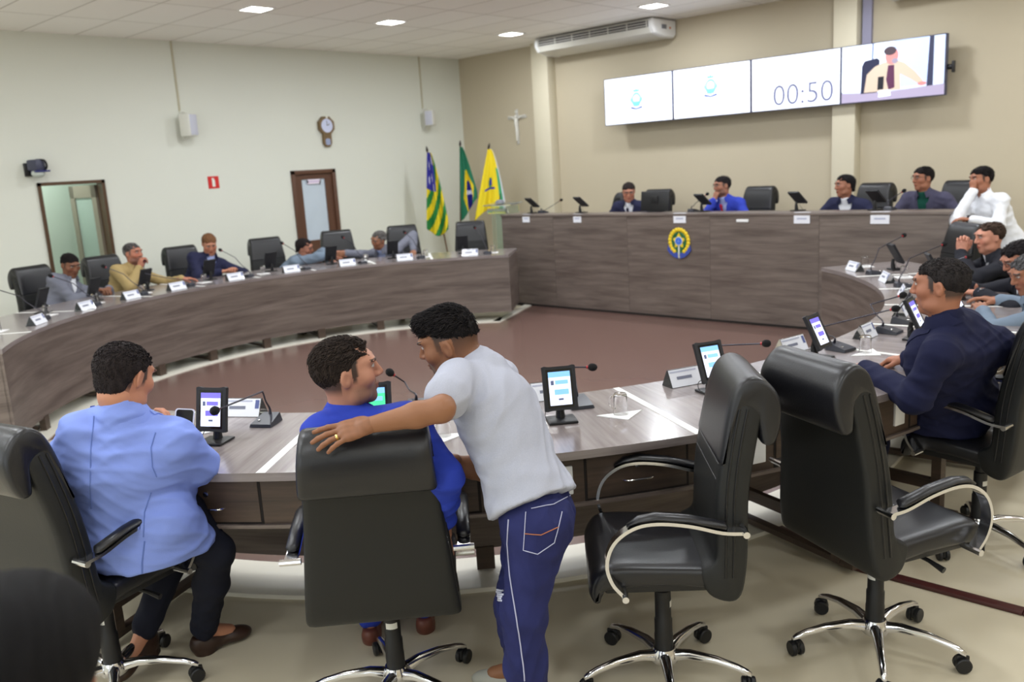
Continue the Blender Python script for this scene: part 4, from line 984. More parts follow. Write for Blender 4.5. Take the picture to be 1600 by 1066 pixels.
def sitter(name, label, pel, head, hd, wrL, wrR, skin, hair, style, g=1.0, hk=1.0, legs='seat', floor=0.0, leghd=None, foot=(0.40, 0.44), shrug=(0, 0), shw=0.19, neckpull=0.75, cut=True, **kw):
    HC, HR = V(head[0]), frame(*head[1:]); pel = V(pel)
    neck = HC-(HR[2]*(1-neckpull)+UP*neckpull)*0.150*hk-HR[1]*0.02
    up = nrm(neck-pel); F = frame(hd); rt = nrm(F[0]-up*np.dot(F[0], up))
    roll = kw.pop('roll', 0.0); rt = nrm(rt+up*math.sin(rad(roll)))
    shL = kw.pop('shL', neck-up*(0.065-shrug[0])-rt*shw*g); shR = kw.pop('shR', neck-up*(0.065-shrug[1])+rt*shw*g)
    lg = seated_legs(pel, leghd if leghd is not None else hd, foot=foot, floor=floor, kz=0.57) if legs == 'seat' else legs
    top = kw.pop('top')
    if cut: top = dict(top, cuts=list(top.get('cuts', ()))+[((0, 0, floor+0.588), (0, 0, -1))])
    return person(name, label, (HC, *head[1:]), neck, shL, shR, pel, leghd if leghd is not None else hd, wrL, wrR, skin, hair, style, legs=lg, girth=g, hk=hk, top=top, **kw)
DARKH = (26, 23, 24)
# ---- standing man in the grey tee, bent over the chair with his arm along its top
ring_j = []
wL = at_d(580, 664, 2.735); elC = at_d(690, 640, 2.745)
tip = at_d(492, 708, 2.70)
hipL = at_d(842, 826, 2.86); hipR = at_d(832, 830, 3.05)
kneL = at_d(818, 960, 2.86); ankL = V(-1.775, 1.86, 0.095); kneR = at_d(806, 950, 3.12); ankR = V(-2.09, 2.17, 0.095)
fC = frame(213)[1]
person('person', 'standing man in grey t-shirt and ripped jeans bending over, arm along the chair top',
       (at_d(703, 538, 3.10), 212, 14, -4), at_d(748, 568, 3.09), at_d(712, 590, 2.955), at_d(776, 585, 3.24), at_d(838, 800, 2.95), 205, wL, at_d(700, 722, 3.14),
       (142, 98, 70), DARKH, dict(fade=0.9, skinfade=True, top=0.030, side=-0.006, front=0.012, quiff=True, comb='fwd', len=0.016, lift=0.32, base=0.040, tilt=0.26, line=0.082, strand=0.004),
       elL=elC, elR=at_d(757, 735, 3.22), hands={'L': dict(fd=nrm(tip-wL)+V(0, 0, 0.22), pn=FW2*0.55-UP*0.8, curl=(0.16, 0.22, 0.25, 0.25), spread=0.14, thumb=0.5, keep=ring_j, res=0.0032), 'R': dict(fd=at_d(660, 728, 3.2)-at_d(700, 722, 3.14), pn=(0, 0, -1))},
       top=dict(kind='tee', mat=C_TEE, short=0.60, off=0.010, sl=(0.058, 0.058), fold=0.0045, freq=70, fdir=tuple(-RT2*0.6+UP*0.9), hem=-nrm(at_d(748, 568, 3.09)-at_d(838, 800, 2.95))*0.07, cuts=[(at_d(833, 785, 2.93), -nrm(at_d(748, 568, 3.09)-at_d(838, 800, 2.95)))]),
       trous=cloth('blue_denim', (38, 42, 88), 0.8, noise=(9, 0.35), bump=(500, 0.2)), legs=[(hipR, kneR, ankR, ankR+fC*0.19-V(0, 0, 0.055)), (hipL, kneL, ankL, ankL+fC*0.19-V(0, 0, 0.055))],
       shoes=mat('grey_canvas_shoe', (170, 170, 160), 0.7), girth=0.93, res=0.0065, hres=0.0034, stubble=0.35, arm=0.98, neckk=0.95)
C_ROOT = COL.objects['person']; _org = V(C_ROOT.location[:])
a_, b_ = ring_j[6]; rg = MB(); d_ = nrm(b_-a_); c_ = a_+(b_-a_)*0.48; u_ = nrm(np.cross(d_, UP)); w_ = np.cross(d_, u_)
rg.loft([[c_-_org+d_*t_*0.0035+(u_*math.cos(q)+w_*math.sin(q))*rr_ for q in np.linspace(0, 2*PI, 25)[:-1]] for t_, rr_ in ((-1, 0.0092), (-1, 0.0105), (1, 0.0105), (1, 0.0092))])
rg.obj('wedding_ring', mat('gold', (235, 200, 120), 0.2, 1.0), C_ROOT)
def cast(ob, px, py, lift=0.002):       # where a line of sight meets a garment
    o_ = V(0, 0, CAM_H)-V(ob.parent.location[:]); ok, q, nn, _ = ob.ray_cast(Vector(o_), Vector(nrm(ray(px, py))))
    return V((q+nn*lift)[:]) if ok else None
def snap(ob, p, n, lift=0.002):          # the nearest surface point of a garment
    M = ob.matrix_world if False else Matrix.Translation(Vector(ob.parent.location) if ob.parent else (0, 0, 0))
    ok, q, nn, _ = ob.closest_point_on_mesh(M.inverted() @ Vector(p)); return V((q+nn*lift)[:])
jeans = [c for c in C_ROOT.children if c.name.startswith('trousers')][0]
def stitch(name, pix, col, r=0.0016, dep=2.78):
    mb = MB(); P_ = []
    for (x0, y0), (x1, y1) in zip(pix[:-1], pix[1:]):
        for k in range(6): P_.append(cast(jeans, x0+(x1-x0)*k/6, y0+(y1-y0)*k/6))
    P_.append(cast(jeans, *pix[-1])); P_ = [p for p in P_ if p is not None]; mb.tube(P_, r, 6); return mb.obj(name, col, jeans)
M_THREAD = mat('pale_thread', (176, 178, 205), 0.8); M_OTHREAD = mat('orange_thread', (170, 105, 70), 0.8)
stitch('side_seam', [(795, 812), (793, 850), (797, 900), (806, 960), (815, 1020), (820, 1064)], M_THREAD, 0.0022)
stitch('back_pocket', [(822, 800), (818, 860), (840, 866), (866, 848), (878, 800)], M_THREAD); stitch('pocket_stitching', [(820, 834), (845, 836), (872, 824)], M_OTHREAD); stitch('belt_seam', [(830, 795), (865, 788), (896, 772)], M_THREAD)
for x, y in ((776, 886), (779, 930)):
    mb = MB()
    for k in range(6):
        q0 = cast(jeans, x-3+random.random()*3, y-8+k*3.2); q1 = cast(jeans, x+4+random.random()*4, y-7+k*3.2)
        if q0 is not None and q1 is not None: mb.tube([q0, (q0+q1)/2+V(0, 0, -0.001), q1], 0.0035, 6)
    mb.obj('rip', mat('bleached_threads', (205, 208, 225), 0.9), jeans)
# ---- royal blue suit, seated, face turned right towards him
pB = V(-2.57, 1.90, 0.70)
sitter('person', 'seated man in royal blue suit turning his face to the right towards the bending man', pB, (at_d(541, 583, 3.04), 60, -4, 4), 122, at_d(520, 800, 3.35), at_d(690, 815, 3.06),
       (190, 138, 112), (46, 38, 34), dict(fade=0.95, top=0.012, side=-0.002, front=0.003, base=-0.03, tilt=0.3, line=0.080, recede=True, strand=0.003), hk=1.04, g=1.05,
       elR=at_d(694, 745, 2.93), elL=at_d(512, 790, 3.10), shR=at_d(640, 655, 3.02), shL=at_d(500, 672, 2.98), top=dict(kind='jacket', mat=C_ROYAL, shirt=C_WHITE, hem=(0, 0, -0.05)), trous=C_ROYAL, leghd=134, res=0.0075, hres=0.0036, stubble=0.5, shoes=mat('red_brown_shoe', (104, 58, 46), 0.45), foot=(0.30, 0.36))
# ---- light blue jacket, back view
pA = V(-3.33, 1.30, 0.71)
legA = [(pA+V(-0.10, -0.02, -0.03), V(-3.52, 1.62, 0.60), V(-3.50, 1.33, 0.15), V(-3.44, 1.20, 0.03)), (pA+V(0.06, 0.12, -0.03), at_d(338, 862, 3.54), at_d(318, 985, 3.74), at_d(385, 992, 3.86)*V(1, 1, 0)+V(0, 0, 0.03))]
hA = at_d(193, 590, 3.24)
sitter('person', 'heavy man in light blue jacket seen from behind, looking at his phone', pA, (hA, 116, 22, 3), 126, at_z(150, 695, 0.93), at_d(262, 694, 3.62),
       (188, 132, 104), (38, 32, 32), dict(fade=0.9, top=0.008, side=0.002, front=0.006, shortnape=True, len=0.008, base=-0.062, tilt=0.12, line=0.07, recede=True, bald=False, strand=0.003), hk=1.07, g=1.30, shw=0.165,
       shL=at_d(128, 672, 3.19), shR=at_d(276, 684, 3.26), elR=at_d(308, 725, 3.40), elL=at_d(108, 740, 3.30), legs=legA, leghd=82,
       hands={'R': dict(fd=at_d(268, 655, 3.68)-at_d(262, 694, 3.62), pn=-RT2+FW2*0.2, curl=(0.5, 0.5, 0.5, 0.5)), 'L': dict(fd=FW2, pn=-UP)},
       top=dict(kind='jacket', mat=C_SKY, shirt=C_WHITE, hem=(0.03, -0.03, -0.06), fold=0.0042, freq=75, extra=[(at_d(262, 815, 3.30), at_d(305, 846, 3.44), 0.10, 0.075, 0.06)], sl=(0.072, 0.070, 0.062, 0.046), fdir=(0.05, 0.05, 1)), trous=C_NAVYT, belly=0.05, res=0.007, hres=0.0036, shoes=M_SHOE, neckk=1.25, arm=1.05, fseed=4)
A_ROOT = [o for o in COL.objects if o.name.startswith('person') and o.get('label', '').startswith('heavy man')][0]
jkA = [c for c in A_ROOT.children if c.name.startswith('jacket')][0]
def jline(name, pix, dep=3.0, r=0.0022, m=None):
    mb = MB(); P_ = []
    for (x0, y0), (x1, y1) in zip(pix[:-1], pix[1:]):
        for k in range(8): P_.append(cast(jkA, x0+(x1-x0)*k/8, y0+(y1-y0)*k/8, 0.0006))
    P_ = [p for p in P_ if p is not None]; mb.tube(P_, r, 6); mb.obj(name, m or mat('jacket_seam', (96, 118, 184), 0.9), jkA)
jline('back_seam', [(147, 650), (142, 700), (141, 760), (143, 800)]); jline('side_seam', [(236, 770), (226, 800), (224, 845)]); jline('back_vent', [(226, 846), (222, 880), (222, 906)], r=0.003)
jline('sleeve_seam', [(243, 676), (236, 700), (238, 730), (246, 748)])
# ---- navy suit at the right
pD = V(-1.24, 4.46, 0.71)
sitter('person', 'man in navy suit at the right seen from behind, forearms resting on the table', pD, (at_d(1470, 448, 3.86), 184, 4, 0), 172, at_z(1352, 578, 0.905), at_z(1418, 560, 0.925),
       (172, 118, 92), (44, 40, 40), dict(fade=1.0, top=0.006, side=-0.001, front=0.003, base=-0.056, tilt=0.2, line=0.078, len=0.006, strand=0.002), hk=1.05, g=1.12,
       shL=at_d(1468, 548, 3.74), shR=at_d(1560, 535, 4.02), elL=at_d(1430, 622, 3.84), top=dict(kind='jacket', mat=C_DKNAVY, shirt=C_WHITE, hem=(0, 0, -0.05), fold=0.004, freq=80, sl=(0.066, 0.062, 0.056, 0.044)), trous=C_DKNAVY, res=0.008, hres=0.004, fseed=9, leghd=172,
       hands={'R': dict(fd=at_z(1385, 562, 0.90)-at_z(1418, 560, 0.925), pn=(0, 0, -1), curl=(0.7, 0.75, 0.8, 0.8)), 'L': dict(fd=at_z(1335, 562, 0.90)-at_z(1352, 578, 0.905), pn=(0, 0, -1), curl=(0.3, 0.3, 0.3, 0.3))})
# ---- blurred dark head close to the camera
hE = at_d(24, 1066, 1.0)
sitter('person', 'person with dark hair close to the camera at the bottom left corner, out of focus', hE+V(0.02, -0.10, -0.66), (hE, 150, 8, 0), 150, hE+V(-0.30, -0.05, -0.72), hE+V(0.30, 0.10, -0.72), (150, 105, 85), (14, 13, 15), dict(top=0.014, side=0.016, nape=True, cover=True, tufts=1, base=-0.12, tilt=0.25, line=0.07), legs=[(hE+V(-0.09, -0.1, -0.72), hE*V(1, 1, 0)+V(-0.09, -0.08, 0.45), hE*V(1, 1, 0)+V(-0.09, -0.1, 0.095), hE*V(1, 1, 0)+V(-0.15, 0.05, 0.035)), (hE+V(0.09, -0.1, -0.72), hE*V(1, 1, 0)+V(0.09, -0.08, 0.45), hE*V(1, 1, 0)+V(0.1, -0.1, 0.095), hE*V(1, 1, 0)+V(0.06, 0.05, 0.035))],
       top=dict(kind='shirt', mat=C_DARK), trous=C_NAVYT, cut=False, res=0.012, hres=0.0044)
# ---- far arc
def far_pel(th, R_=4.80): p = polar(R_, th); p[2] = 0.69; return p
FR, FH = 0.011, 0.0055
sitter('person', 'man in grey suit at far left holding a phone with both hands, looking down', far_pel(202.5, 4.75), ((-9.86, 3.585, 1.215), 12, 22, 0), 22, (-9.62, 3.86, 0.93), (-9.60, 3.74, 0.93), (130, 88, 66), (30, 26, 26), dict(fade=0.8, top=0.010, side=-0.003, base=-0.02, tilt=0.3, line=0.074), top=dict(kind='jacket', mat=C_GREY, shirt=C_WHITE), trous=C_GREY, res=FR, hres=FH, hintL=(-0.2, 0.9, -0.5), hintR=(-0.3, -0.9, -0.5),
       hands={'L': dict(fd=(0.8, -0.5, 0.1), curl=(0.6, 0.6, 0.6, 0.6)), 'R': dict(fd=(0.9, 0.3, 0.1), curl=(0.6, 0.6, 0.6, 0.6))})
sitter('person', 'man in tan jacket speaking into a microphone held in his raised hand', far_pel(191.9, 4.75), ((-10.04, 4.36, 1.245), 24, 2, 0), 14, (-9.70, 4.74, 0.915), (-9.86, 4.33, 1.085), (182, 122, 98), (74, 70, 70), dict(fade=0.8, top=0.008, side=0.0, base=-0.035, tilt=0.3, line=0.08, recede=True, grey=0.3), top=dict(kind='jacket', mat=C_TAN, shirt=C_WINE, vw=0.8), trous=C_NAVYT, res=FR, hres=FH, stubble=0.5, g=1.08, hintL=(0, 0.6, -0.6), hintR=(0.2, -0.9, -0.8),
       hands={'L': dict(fd=(0.4, 0.9, -0.05)), 'R': dict(fd=(0.25, 0.45, 0.85), pn=(-0.4, 0.8, 0), curl=(0.9, 0.95, 1.0, 1.0))})
sitter('person', 'man in navy jacket and pale shirt looking down at his hands on the far table', far_pel(179.5, 4.75), ((-10.09, 5.345, 1.25), -18, 28, 0), -4, (-9.80, 5.50, 0.92), (-9.82, 5.30, 0.92), (196, 138, 110), (120, 84, 58), dict(fade=0.6, top=0.014, side=0.004, base=-0.035, tilt=0.3, line=0.078), top=dict(kind='jacket', mat=C_NAVY, shirt=C_LBLUE, vw=1.1), trous=C_NAVYT, res=FR, hres=FH, hintL=(-0.1, 0.9, -0.5), hintR=(-0.2, -0.9, -0.5), g=1.08)
sitter('person', 'dark haired man in grey suit leaning far over to shake hands, arm stretched right', (-10.02, 6.40, 0.69), ((-9.87, 6.57, 1.075), 40, 14, 14), 36, (-9.68, 6.79, 0.905), (-9.62, 6.85, 0.97), (184, 128, 104), (38, 32, 32), dict(top=0.010, side=0.006, nape=True, base=-0.05, tilt=0.3, line=0.08, recede=True), top=dict(kind='jacket', mat=C_BLUEGREY, shirt=C_WHITE), trous=C_GREY, res=FR, hres=FH, neckpull=0.2, hintL=(0, 0.5, 0.3), hintR=(0.5, -0.6, 0), glasses=M_GLS, leghd=-12,
       hands={'R': dict(fd=(0.35, 0.9, -0.1), pn=(0.8, -0.3, 0.1), curl=(0.4, 0.4, 0.45, 0.45)), 'L': dict(fd=(0.5, 0.8, 0))})
sitter('person', 'grey haired man in grey suit and blue shirt leaning left into a handshake, elbow raised', far_pel(145.0, 4.80), ((-9.42, 7.475, 1.09), 268, 14, -16), 290, (-9.16, 7.86, 0.905), (-9.53, 6.99, 0.965), (150, 104, 78), (88, 84, 82), dict(fade=0.7, top=0.008, side=0.002, base=-0.035, tilt=0.3, line=0.08, recede=True, grey=0.4), top=dict(kind='jacket', mat=C_GREY, shirt=C_LBLUE, vw=1.25), trous=C_GREY, res=FR, hres=FH, neckpull=0.3, hintR=(0.3, 0, -0.8), elL=(-9.33, 8.02, 1.10), leghd=-35,
       hands={'R': dict(fd=(-0.35, -0.9, -0.1), pn=(-0.8, 0.3, 0.1), curl=(0.4, 0.4, 0.45, 0.45)), 'L': dict(fd=(0.6, -0.6, -0.2))})
# ---- dais
DP = PLZ+0.69
def dais_man(label, x, y, head, hd, wrL, wrR, skin, hair, style, top, **kw):
    return sitter('person', label, (x, y, DP), head, hd, wrL, wrR, skin, hair, style, top=top, trous=C_NAVYT, res=FR, hres=FH, floor=PLZ, leghd=270, **kw)
TIE = cloth('striped_tie', (48, 46, 64), 0.7); TIE2 = cloth('red_tie', (180, 40, 60), 0.7)
DZ2 = PLZ+0.80
dais_man('man at the dais in dark suit, white shirt and dark tie, looking down', -7.07, 10.25, ((-6.96, 9.92, 1.535), 305, 20, 0), 285, (-6.75, 9.68, DZ2), (-7.12, 9.68, DZ2), (190, 134, 110), (46, 38, 36), dict(top=0.010, side=0.004, base=-0.03, tilt=0.2, line=0.076), dict(kind='jacket', mat=C_NAVY, shirt=C_WHITE, tie=TIE, vw=1.15), glasses=M_GLS, hintL=(0.8, 0.2, -0.6), hintR=(-0.8, 0.2, -0.6))
dais_man('man at the dais in bright blue suit resting his chin on his hand, looking left', -5.50, 10.25, ((-5.53, 9.92, 1.57), 238, 4, 4), 268, (-5.30, 9.66, DZ2), (-5.585, 9.82, 1.40), (170, 120, 96), (36, 32, 34), dict(fade=0.8, top=0.012, side=0.0, base=-0.03, tilt=0.3, line=0.074), dict(kind='jacket', mat=C_BRIGHT, shirt=C_LBLUE, tie=TIE2, vw=1.0), glasses=M_GLS, stubble=0.5, hintL=(0.8, 0.2, -0.6), hintR=(-0.5, -0.3, -0.9),
         hands={'R': dict(fd=(0.2, 0.1, 0.95), pn=(0.3, 0.9, 0), curl=(0.8, 0.9, 0.9, 0.9)), 'L': dict(fd=(-0.8, -0.3, 0))})
dais_man('man at the dais in navy jacket over open white shirt, head turned left', -3.96, 10.25, ((-3.98, 9.93, 1.53), 228, 2, 6), 262, (-3.70, 9.68, DZ2), (-4.2, 9.68, DZ2), (160, 110, 86), (28, 26, 28), dict(top=0.014, side=0.008, nape=True, base=-0.05, tilt=0.3, line=0.082, recede=True), dict(kind='jacket', mat=C_NAVY, shirt=C_WHITE, vw=1.35), hintL=(0.8, 0.2, -0.6), hintR=(-0.8, 0.2, -0.6))
dais_man('man with glasses at the dais in slate blazer over dark green shirt', -3.07, 10.25, ((-3.13, 9.92, 1.585), 232, 2, 0), 258, (-2.85, 9.70, DZ2), (-3.30, 9.66, DZ2), (166, 114, 88), (30, 26, 26), dict(fade=0.8, top=0.016, side=0.0, base=-0.02, tilt=0.3, line=0.074), dict(kind='jacket', mat=C_SLATE, shirt=C_GREEN, vw=1.1), glasses=M_GLS, g=1.1, hintL=(0.8, 0.2, -0.6), hintR=(-0.8, 0.2, -0.6))
# bearded man in white shirt leaning on the empty chair at the dais end
pW = V(-2.22, 9.62, 0.92)
sitter('person', 'bearded man in white shirt leaning with folded forearms on a chair top beside the dais', pW, ((-2.44, 9.46, 1.575), 226, 4, 4), 238, at_y(1518, 343, 9.12), at_y(1521, 298, 9.36), (172, 118, 92), (26, 22, 24), dict(fade=0.85, top=0.018, side=0.0, front=0.008, base=-0.01, tilt=0.35, line=0.076), beard=(30, 25, 25), cut=False, legs=[(pW+V(0.06, -0.08, -0.04), V(-2.10, 9.60, 0.48), V(-2.08, 9.70, 0.095), V(-2.18, 9.53, 0.035)), (pW+V(-0.08, 0.08, -0.04), V(-2.30, 9.78, 0.48), V(-2.24, 9.86, 0.095), V(-2.34, 9.70, 0.035))],
       elR=at_y(1491, 346, 9.14), elL=at_y(1560, 352, 9.22), top=dict(kind='shirt', mat=C_WHITE, hem=(0, 0, -0.06), sl=(0.056, 0.050, 0.044, 0.037)), trous=C_NAVYT, res=FR, hres=FH, g=1.02,
       hands={'R': dict(fd=(-0.1, 0.15, 0.9), pn=(0.5, 0.8, 0), curl=(1.0, 1.0, 1.0, 1.0)), 'L': dict(fd=at_y(1500, 342, 9.1)-at_y(1518, 343, 9.12), pn=(0, 0, -1))})
# ---- right arc
sitter('person', 'balding man in dark suit pressing his clasped hands to his mouth, right arc', V(-1.62, 7.80, 0.69), ((-1.895, 7.655, 1.20), 222, 8, 0), 214, (-2.075, 7.555, 1.08), (-2.09, 7.595, 1.085), (206, 148, 124), (66, 52, 44), dict(top=0.004, side=0.004, base=-0.03, tilt=0.3, line=0.098, recede=True), top=dict(kind='jacket', mat=C_DARK, shirt=C_WHITE), trous=C_DARK, res=FR, hres=FH, elL=(-1.93, 7.30, 0.905), elR=(-2.08, 7.80, 0.905),
       hands={'L': dict(fd=(0.1, 0.1, 1), pn=(-0.2, 0.9, 0), curl=(0.9, 0.9, 0.9, 0.9)), 'R': dict(fd=(0.1, 0, 1), pn=(0.2, -0.9, 0), curl=(0.9, 0.9, 0.9, 0.9))})
sitter('person', 'dark haired man in charcoal suit and glasses looking down at his hands, right arc', V(-1.20, 7.00, 0.69), ((-1.50, 6.83, 1.135), 224, 26, 0), 206, at_z(1530, 458, 0.93), at_z(1515, 448, 0.93), (186, 130, 106), (28, 24, 26), dict(top=0.014, side=0.008, nape=True, base=-0.05, tilt=0.3, line=0.084), top=dict(kind='jacket', mat=C_DARK, shirt=C_WHITE), trous=C_DARK, res=FR, hres=FH, glasses=M_GLS, hintL=(0.2, -0.9, -0.4), hintR=(-0.2, 0.9, -0.4), hands={'L': dict(fd=(-0.9, 0.4, 0), curl=(0.5, 0.5, 0.5, 0.5)), 'R': dict(fd=(-0.9, -0.2, 0), curl=(0.5, 0.5, 0.5, 0.5))})
sitter('person', 'man in grey suit cut off by the right edge, forearm on the table', V(-0.98, 6.12, 0.69), ((-1.25, 5.99, 1.155), 222, 20, 0), 192, at_z(1535, 487, 0.90), at_z(1560, 470, 0.90), (160, 110, 84), (70, 68, 70), dict(fade=0.8, top=0.008, side=0.0, base=-0.035, tilt=0.3, line=0.074, grey=0.3), top=dict(kind='jacket', mat=C_BLUEGREY, shirt=C_DARK), trous=C_GREY, res=FR, hres=FH, hintL=(0.2, -0.9, -0.4), hintR=(-0.2, 0.9, -0.4))
# ================================================================== THINGS ON THE TABLES
M_CARD = mat('white_card', (226, 228, 236), 0.6); M_INK = mat('grey_print', (120, 124, 142), 0.8); M_NAPKIN = mat('white_napkin', (240, 240, 240), 0.85)
M_TAB = mat('black_rubber_case', (26, 27, 32), 0.55); M_MIC = mat('dark_grey_mic_body', (46, 47, 56), 0.35); M_FOAM = mat('black_foam', (14, 14, 16), 0.95, bump=(900, 0.4)); M_REDR = mat('red_ring', (170, 40, 45), 0.4)
S_WHITE = mat('screen_white', (225, 230, 245), 0.3, emit=((214, 222, 250), 0.9)); S_BLUE = mat('screen_pale_blue', (140, 190, 235), 0.3, emit=((110, 175, 240), 0.8)); S_VIO = mat('screen_violet', (120, 110, 215), 0.3, emit=((100, 90, 215), 0.8))
S_TXT = mat('screen_text', (90, 100, 130), 0.4, emit=((90, 100, 140), 0.3)); S_GREEN = mat('screen_green', (80, 200, 150), 0.3, emit=((60, 200, 140), 0.8)); S_OFF = mat('dark_screen', (10, 11, 14), 0.12)
def sharing(): pass
def rrect(w, h, r, n=4):
    P_ = []
    for cx, cy, a0 in ((w/2-r, h/2-r, 0), (-w/2+r, h/2-r, 90), (-w/2+r, -h/2+r, 180), (w/2-r, -h/2+r, 270)):
        for k in range(n+1): a = rad(a0+90*k/n); P_.append((cx+r*math.cos(a), cy+r*math.sin(a)))
    return P_
def tablet(p, heading, label, scheme=0, lean=14, group=None):
    """voting terminal on a stand; its screen looks along heading"""
    t = thing('tablet_terminal', label, 'tablet', (p[0], p[1], TZ), rad(heading-90), group)
    b = MB(); b.box((0, 0.01, 0.006), (0.13, 0.12, 0.011), bevel=0.004); b.tube([(0, -0.015, 0.01), (0, -0.022, 0.07)], [0.022, 0.016], 10); b.tube([(0, -0.022, 0.065), (0, -0.016, 0.10)], 0.014, 8); b.obj('stand', M_BLACK, t)
    M = Matrix.Translation((0, 0.0, 0.148)) @ Matrix.Rotation(rad(180), 4, 'Z') @ Matrix.Rotation(rad(90-lean), 4, 'X')       # local x right, y up, z towards the viewer
    c = MB(); hw, hh = 0.068, 0.094
    out = []
    for (sx, sy) in ((1, 1), (-1, 1), (-1, -1), (1, -1)):
        cs = [(hw+0.006, hh-0.022), (hw+0.007, hh+0.003), (hw-0.004, hh+0.007), (hw-0.024, hh+0.003)]
        if sx*sy < 0: cs = cs[::-1]
        out += [(x*sx, y*sy) for x, y in cs]
    c.prism(out, 0.020, M @ Matrix.Translation((0, 0, -0.010))); co = c.obj('case', M_TAB, t)
    def face(nm, m, x0, x1, y0, y1, z=0.0105, par=None):
        f = MB(); f.add([M @ Vector(q) for q in ((x0, y0, z), (x1, y0, z), (x1, y1, z), (x0, y1, z))], [(0, 1, 2, 3)], None, 0, False); return f.obj(nm, m, par or co)
    A_, B_ = (S_VIO, S_VIO) if scheme == 1 else (S_BLUE, S_BLUE)
    g = face('glass', S_OFF, -0.058, 0.058, -0.085, 0.085); 
    face('screen', S_GREEN if scheme == 2 else S_WHITE, -0.049, 0.049, -0.074, 0.074, 0.0112)
    face('header_bar', A_, -0.049, 0.049, 0.050, 0.074, 0.0118); face('button', B_, -0.026, 0.038, -0.028, -0.004, 0.0118); face('button', B_, -0.02, 0.038, 0.018, 0.036, 0.0118); face('footer_text', S_TXT, -0.010, 0.012, -0.052, -0.044, 0.0118); face('avatar', S_TXT, -0.040, -0.026, 0.016, 0.036, 0.0118)
    cb = MB(); cb.tube([(0.03, -0.005, 0.07), (0.06, -0.02, 0.05), (0.07, 0.0, 0.02), (0.05, 0.03, 0.006)], 0.002, 6, smooth_path=5); cb.obj('cable', M_BLACK, t)
    return t
def mic(p, bend, ball, label, group=None, hd=0.0):
    p = V(p[0], p[1], TZ+0.0018); t = thing('gooseneck_microphone', label, 'microphone', tuple(p), rad(hd-90), group)
    Mi = Matrix.Rotation(-rad(hd-90), 4, 'Z'); L_ = lambda q: V((Mi @ Vector(V(q)-p))[:])
    b = MB(); hw, d = 0.055, 0.07
    rings = [[(-hw, -d, z0), (hw, -d, z0), (hw, -d, z1), (-hw, -d, z1)] for z0, z1 in ((0.0, 0.016),)]
    b.loft([[(-hw, d, 0), (hw, d, 0), (hw-0.004, d-0.004, 0.014), (-hw+0.004, d-0.004, 0.014)], [(-hw, 0.0, 0), (hw, 0.0, 0), (hw-0.008, 0.0, 0.030), (-hw+0.008, 0.0, 0.030)], [(-hw+0.006, -d*0.8, 0), (hw-0.006, -d*0.8, 0), (hw-0.014, -d*0.75, 0.040), (-hw+0.014, -d*0.75, 0.040)], [(-hw+0.014, -d, 0), (hw-0.014, -d, 0), (hw-0.02, -d*0.92, 0.030), (-hw+0.02, -d*0.92, 0.030)]])
    b.obj('base', M_MIC, t, 20)
    s0 = V(0, -d*0.5, 0.035); bd, bl = L_(bend), L_(ball)
    g = MB(); mid = s0*0.45+bd*0.55; g.tube([s0, s0+V(0, 0, 0.03), mid, bd*0.93+mid*0.07, bd*0.94+bl*0.06, bd*0.5+bl*0.5, bl], [0.0085, 0.005, 0.0042, 0.0042, 0.0042, 0.0042, 0.0042], 8, smooth_path=4); g.obj('gooseneck', mat('gooseneck_metal', (60, 58, 66), 0.3, 0.6), t)
    d_ = nrm(bl-bd); r = MB(); r.tube([bl-d_*0.018, bl-d_*0.008], 0.008, 10); r.obj('light_ring', M_REDR, t)
    f = MB(); f.tube([bl-d_*0.010, bl-d_*0.004, bl+d_*0.008, bl+d_*0.022, bl+d_*0.032, bl+d_*0.037], [0.008, 0.016, 0.0205, 0.019, 0.012, 0.002], 12); f.obj('foam_windshield', M_FOAM, t)
    k = MB(); k.lathe([(0.007, 0.0), (0.007, 0.004), (0.004, 0.006)], (0.025, 0.03, 0.022), 10); k.obj('button', M_CHROME, t)
    return t
def nameplate(p, heading, label, z=TZ, group=None, w=0.21, h=0.085):
    t = thing('name_plate', label, 'name plate', (p[0], p[1], z), rad(heading-90), group)
    a = MB(); d = 0.045
    a.loft([[(x, d, 0), (x, 0.002, h), (x, -0.002, h), (x, -d, 0)] for x in (-w/2, w/2)]); a.obj('holder', M_ACRYL, t, 20)
    def sheet(nm, m, x0, x1, u0, u1, side, off):
        mb = MB(); n_ = V(0, h, d)/math.hypot(h, d)
        def Q(x, u): return (x, side*(d*(1-u)+0.002*u+n_[1]*off), h*u+n_[2]*off)
        mb.add([Q(x0, u0), Q(x1, u0), Q(x1, u1), Q(x0, u1)], [(0, 1, 2, 3)], None, 0, False); return mb
    for side in (1, -1):
        co = sheet('card', M_CARD, -w/2+0.004, w/2-0.004, 0.03, 0.97, side, 0.001).obj('card', M_CARD, t)
        sheet('n', M_INK, -w*0.12, w*0.30, 0.42, 0.58, side, 0.002).obj('printed_name', M_INK, co); sheet('n', M_INK, -w*0.46, -w*0.36, 0.45, 0.9, side, 0.002).obj('printed_crest', mat('crest_print', (90, 100, 150), 0.8), co); sheet('n', M_INK, -w*0.28, w*0.46, 0.80, 0.88, side, 0.002).obj('printed_line', mat('light_print', (176, 180, 200), 0.8), co)
    return t
